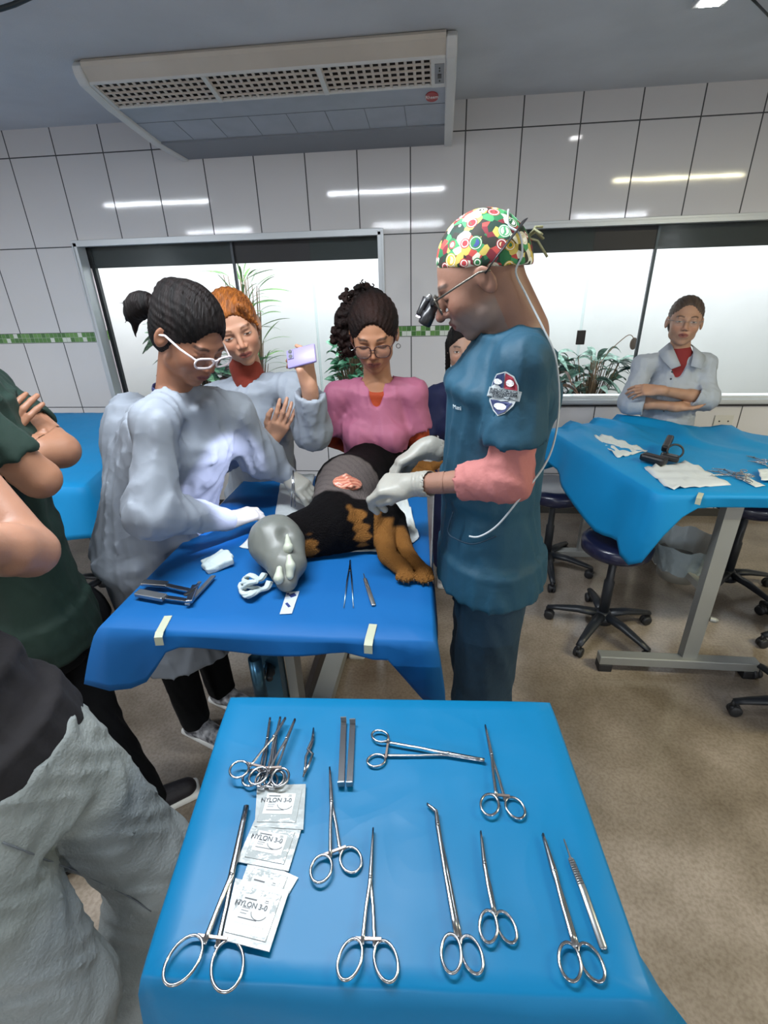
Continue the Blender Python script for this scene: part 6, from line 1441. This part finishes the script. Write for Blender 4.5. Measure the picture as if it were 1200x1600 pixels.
# self-retaining retractor
rt, c = inst('rib_retractor', 'steel rack retractor with two blades at the left of the operating table', (275, 925), z=ZT + .012); q = lambda x, y, dz=0: P(x, y, z=ZT + .012) - c + V3(0, 0, dz)
MB().bar(q(292, 945), q(334, 900), .013, .006, bev=.001).build('rack_bar', M_STEELD, rt)
MB().bar(q(300, 925, .004), q(240, 912, .004), .014, .005, bev=.001).build('arm', M_STEEL, rt); MB().bar(q(300, 940, .002), q(228, 930, .002), .014, .005, bev=.001).build('arm', M_STEEL, rt)
MB().bar(q(262, 917, .008), q(224, 914, .008), .022, .010, bev=.002).build('blade', M_STEEL, rt); MB().bar(q(258, 936, .004), q(215, 928, .004), .024, .012, bev=.002).build('blade', M_STEELD, rt)
MB().bar(q(306, 918, .006), q(296, 944, .006), .018, .010, bev=.002).build('slide_block', M_STEEL, rt); MB().bar(q(290, 936, .012), q(312, 918, .012), .006, .006).build('crank', M_STEEL, rt); MB().lathe([(.0001, 0), (.005, 0), (.005, .004), (.0001, .004)], tuple(q(313, 917, .012)), 14).build('crank_knob', M_STEELD, rt)
# suture packs
def pack(quad, label, dz, seed, txt=True):
    r_, R, w_, h_, th = flat_quad('suture_pack', quad, mat('foil_pack', '#9ba2a3', .28, bump=.3, bscale=25), label, 'suture pack', .0016, ZT, .0018 + dz, 'suture packs', 'foil')
    MB().box(R @ V3(0, 0, th + .0006), (w_ * .78, h_ * .76, .0012), R, bev=.0005).build('blister', mat('clear_pouch', '#a6adae', .12, coat=.6, bump=.4, bscale=30), r_)
    MB().box(R @ V3(-.02 * w_, .03 * h_, th + .0014), (w_ * .60, h_ * .48, .0008), R).build('card', mat('label_card', '#c3c7c8', .5), r_)
    mt = mat('print_dark', '#3c4146', .5); z_ = th + .0019
    for (t_, u, v, s_) in (('NYLON 3-0', -.10, .10, .0078), ):
        text_obj(t_, s_ * w_ / .062, R @ V3(u * w_, v * h_, z_), R, mt, r_, bold=.0001)
    for k, (u, v, ln, hh) in enumerate(((-.15, .20, .24, .022), (-.17, .045, .16, .008), (-.18, .0, .14, .008), (-.19, -.045, .12, .008), (-.08, -.12, .36, .014), (.17, .22, .06, .010), (.17, .19, .08, .006))):
        MB().box(R @ V3(u * w_, v * h_, z_), (ln * w_, hh * h_, .0003), R).build('print', mt, r_)
    MB().tube([R @ V3(w_ * (.10 + .155 * math.cos(a)), h_ * (.02 + .13 * math.sin(a)), z_) for a in np.linspace(-3.0, -.35, 14)], .0004, 5).build('needle_mark', mt, r_)
pack([(398, 1292), (474, 1297), (478, 1226), (402, 1228)], 'suture pack at the top of the row, touching the towel clamps', .0028, 1)
pack([(370, 1347), (451, 1362), (471, 1296), (398, 1282)], 'second suture pack of the row, half under the top one', .0014, 2)
pack([(352, 1450), (420, 1452), (466, 1372), (392, 1338)], 'third suture pack, twisted and mostly covered by the lowest one', .0, 3)
pack([(347, 1469), (421, 1488), (452, 1392), (368, 1373)], 'suture pack at the bottom of the row, fully in view', .0052, 4)

# ================================================================ on the right-hand table
sheet('glove_wrapper', [(928, 683), (945, 680), (1012, 706), (965, 716)], 'crumpled white glove left on the far part of the right-hand table', 'glove', amp=.010, seed=2.)
sheet('paper_wrapper', [(1006, 732), (1075, 722), (1142, 758), (1045, 766)], 'opened white paper wrapper under the black headset', 'wrapper', amp=.013, seed=6., m=mat('paper_white', '#c4c9cc', .6))
rt, c = inst('headset_loupes', 'black magnifying headset on the right-hand table', (1033, 715), cat='headset', z=ZT + .012); q = lambda x, y, dz=0: P(x, y, z=ZT + .012) - c + V3(0, 0, dz)
MB().bar(q(1002, 716, .012), q(1040, 726, .012), .05, .032, bev=.010).build('visor', M_LB, rt); MB().bar(q(1036, 714, .035), q(1044, 700, .05), .03, .03, bev=.008).build('lamp_housing', M_LB, rt)
MB().bar(q(1030, 718, .02), q(1060, 722, .012), .045, .026, bev=.008).build('battery_box', M_LB, rt)
MB().tube([q(1052, 718, .012) + V3(.033 * math.cos(a), .012 * math.sin(a), .026 + .026 * math.sin(a)) for a in np.linspace(0, 2 * math.pi, 20, endpoint=False)], .0045, 8, closed=True).build('head_band', M_LB, rt, True)
for k, (T, Jp, A, B) in enumerate((((1104, 735), (1122, 737), (1158, 741), (1156, 747)), ((1110, 742), (1128, 742), (1162, 736), (1168, 741)), ((1112, 732), (1132, 734), (1172, 744), (1170, 751)))):
    scissor('hemostat', ['hemostat nearest the wrapper in the tangle on the right-hand table', 'middle hemostat of the tangle on the right-hand table', 'hemostat at the right of the tangle on the right-hand table'][k], T, Jp, A, B, (.010, .014), .004, .004, z=ZI + .004 * k, group='hemostats on the right-hand table')
for k, (T, Jp, A, B) in enumerate((((1166, 712), (1178, 715), (1196, 720), (1192, 724)), ((1168, 720), (1182, 722), (1206, 722), (1204, 729)))):
    scissor('scissors', ['far scissors at the right edge of the right-hand table', 'near scissors beside the far pair at the right edge of the table'][k], T, Jp, A, B, (.010, .014), .004, .004, ratchet=False, z=ZI + .004 * k, group='scissors at the right edge')
sheet('gauze_stack', [(1182, 738), (1215, 738), (1222, 756), (1188, 756)], 'white gauze stack at the right edge of the right-hand table', 'gauze', amp=.004, base=.014, seed=9.)
sheet('paper_slip', [(1150, 746), (1165, 745), (1196, 760), (1180, 762)], 'white paper slip in front of the gauze stack', 'paper', amp=.002, seed=4.)
sheet('foil_wrapper', [(98, 695), (112, 692), (118, 698), (104, 702)], 'small shiny wrapper on the left background table', 'wrapper', amp=.006, seed=4., m=M_STEELD)

# ================================================================ phone in the raised hand
pcn = P(471, 557, y=1.598); rt = empty('smartphone', tuple(pcn), 0, 'lilac smartphone held up by the copper-haired woman', 'smartphone')
xr = V3(.93, -.05, .22); xr /= np.linalg.norm(xr); nrm_ = V3(.10, -.75, .55); nrm_ -= xr * (nrm_ @ xr); nrm_ /= np.linalg.norm(nrm_); Rph = np.stack([xr, np.cross(nrm_, xr), nrm_], 1)
MB().box((0, 0, 0), (.098, .062, .010), Rph, bev=.0035).build('phone_case', mat('lilac_case', '#8d83b5', .4), rt, True)
MB().box(Rph @ V3(-.034, .012, .0058), (.020, .030, .003), Rph, bev=.001).build('camera_bump', mat('lilac_bump', '#6a6488', .35), rt)
for dy in (.006, .022): MB().lathe([(.0001, 0), (.006, 0), (.006, .0015), (.0001, .0015)], tuple(Rph @ V3(-.034, dy, .0073)), 14, tuple(nrm_)).build('camera_lens', M_LB, rt)

# ================================================================ courtyard plants
def leaf(b, base, d, L_, w_, droop, tw=0., fold=.25, n=7):
    d = np.array(d, float); d /= np.linalg.norm(d); side = np.cross(d, V3(0, 0, 1)); 
    if np.linalg.norm(side) < .05: side = V3(1, 0, 0)
    side /= np.linalg.norm(side); up = np.cross(side, d); side = side * math.cos(tw) + up * math.sin(tw); up = np.cross(side, d); rows = []
    for i in range(n + 1):
        t = i / n; p = base + d * L_ * t - V3(0, 0, droop * L_ * t * t); w = w_ * math.sin(math.pi * min(1, t * .93 + .05)) ** .8 * .5 + .0004
        rows.append([p - side * w + up * w * fold, p, p + side * w + up * w * fold])
    b.grid(rows)
def leaf_mat(name, c1, c2, sc=40): return mat(name, c1, .42, vary=.9, vscale=sc, col2=c2, stretch=(1, 1, 2.5))
def plant(name, c, n, L_, w_, spread, h, m, label, seed, droop=.5, stems=True, sm=None, tilt=(.2, 1.2), curl=None):
    rs = np.random.RandomState(seed); r_ = empty(name, tuple(c), 0, label, 'plant'); b = MB(); s_ = MB()
    for k in range(n):
        a = rs.rand() * 6.283; e = tilt[0] + (tilt[1] - tilt[0]) * rs.rand(); hh = h * (.25 + .75 * rs.rand()); top = V3(math.cos(a) * spread * rs.rand(), math.sin(a) * .08 * rs.rand(), hh)
        d = V3(math.cos(a), math.sin(a) * .35, math.tan(e) * .6); l = L_ * (.7 + .5 * rs.rand()); leaf(b, top, d, l, w_ * (.8 + .4 * rs.rand()), droop * (.6 + .8 * rs.rand()), rs.randn() * .4)
        if stems: s_.tube([V3(top[0] * .25, top[1] * .3, 0), V3(top[0] * .7, top[1] * .7, hh * .55), top], [.005, .004, .003], 5)
    for v in b.bm.verts: v.co.y = min(max(v.co.y + c[1], 3.73 + .02 * math.sin(v.co.x * 40)), 4.46) - c[1]
    b.build('foliage', m, r_, True, weld=False)
    if stems: s_.build('stems', sm or mat('stem_brown', '#6b5238', .7), r_, True, weld=False)
    return r_
M_CAL = leaf_mat('calathea_leaf', '#7fae86', '#24402c', 30); M_CALD = leaf_mat('dark_leaf', '#2c4030', '#5b2320', 14); M_PALE = leaf_mat('pale_leaf', '#8fb7a6', '#35604a', 30); M_PALM = leaf_mat('palm_leaf', '#6c9a4a', '#3c6a34', 30); M_BUSH = leaf_mat('bush_leaf', '#7fbd9a', '#2f6a48', 24)
zb = .65; yc = 4.0
def px_x(px, y, z): # x where a photo column meets height z at depth y
    return P(px, 560, y=y)[0]
plant('striped_plant', V3(.66, 4.02, zb), 60, .27, .11, .22, .74, M_CAL, 'striped broad-leaved plant behind the left edge of the left window', 11)
plant('dark_leaf_plant', V3(.84, 4.00, zb), 40, .15, .07, .22, .40, M_CALD, 'dark reddish-leaved plant low behind the ponytailed woman', 12)
plant('palm_plant', V3(1.16, 4.15, zb), 70, .26, .020, .16, 1.05, M_PALM, 'palm with narrow fronds rising behind the copper-haired woman', 13, droop=.35, tilt=(.3, 1.4))
plant('bushy_plant', V3(2.03, 4.07, zb), 150, .12, .075, .20, .56, M_BUSH, 'pale green bushy plant between the phone and the curly-haired woman', 14)
plant('striped_plant', V3(3.42, 4.07, zb), 60, .20, .075, .22, .46, M_PALE, 'pale striped plant behind the right window next to the surgeon', 15, droop=.7)
plant('dry_leaf_plant', V3(3.55, 4.00, zb), 46, .20, .05, .25, .30, leaf_mat('dry_leaf', '#7a5c48', '#3d2c22', 20), 'dry brown-leaved plant low behind the right window', 16, droop=.9)
plant('striped_plant', V3(3.90, 4.10, zb), 60, .22, .07, .22, .42, leaf_mat('pale_leaf_b', '#86a596', '#40564c', 30), 'greyish striped plant behind the sliding pane beside the white-coated woman', 17, droop=.7)
plant('dark_leaf_plant', V3(1.05, 4.07, zb), 30, .16, .07, .15, .30, M_CALD, 'low dark-leaved plant under the palm', 18)
# round brown leaf on its stalk against the right pane
rt = empty('leaf_stalk', (3.90, 3.86, zb), 0, 'single round brown leaf on a thin arched stalk behind the right pane', 'leaf'); t_ = P(990, 537, y=3.86) - V3(3.90, 3.86, zb)
MB().tube(catmull([V3(-.08, 0, 0), V3(-.04, 0, t_[2] * .7), t_ + V3(-.06, 0, .05), t_ + V3(0, 0, .03)]), .003, 6).build('stalk', mat('stem_brown'), rt, True); MB().ball(t_, (.026, .004, .042)).build('leaf', mat('brown_leaf', '#5d4a40', .6), rt, True)
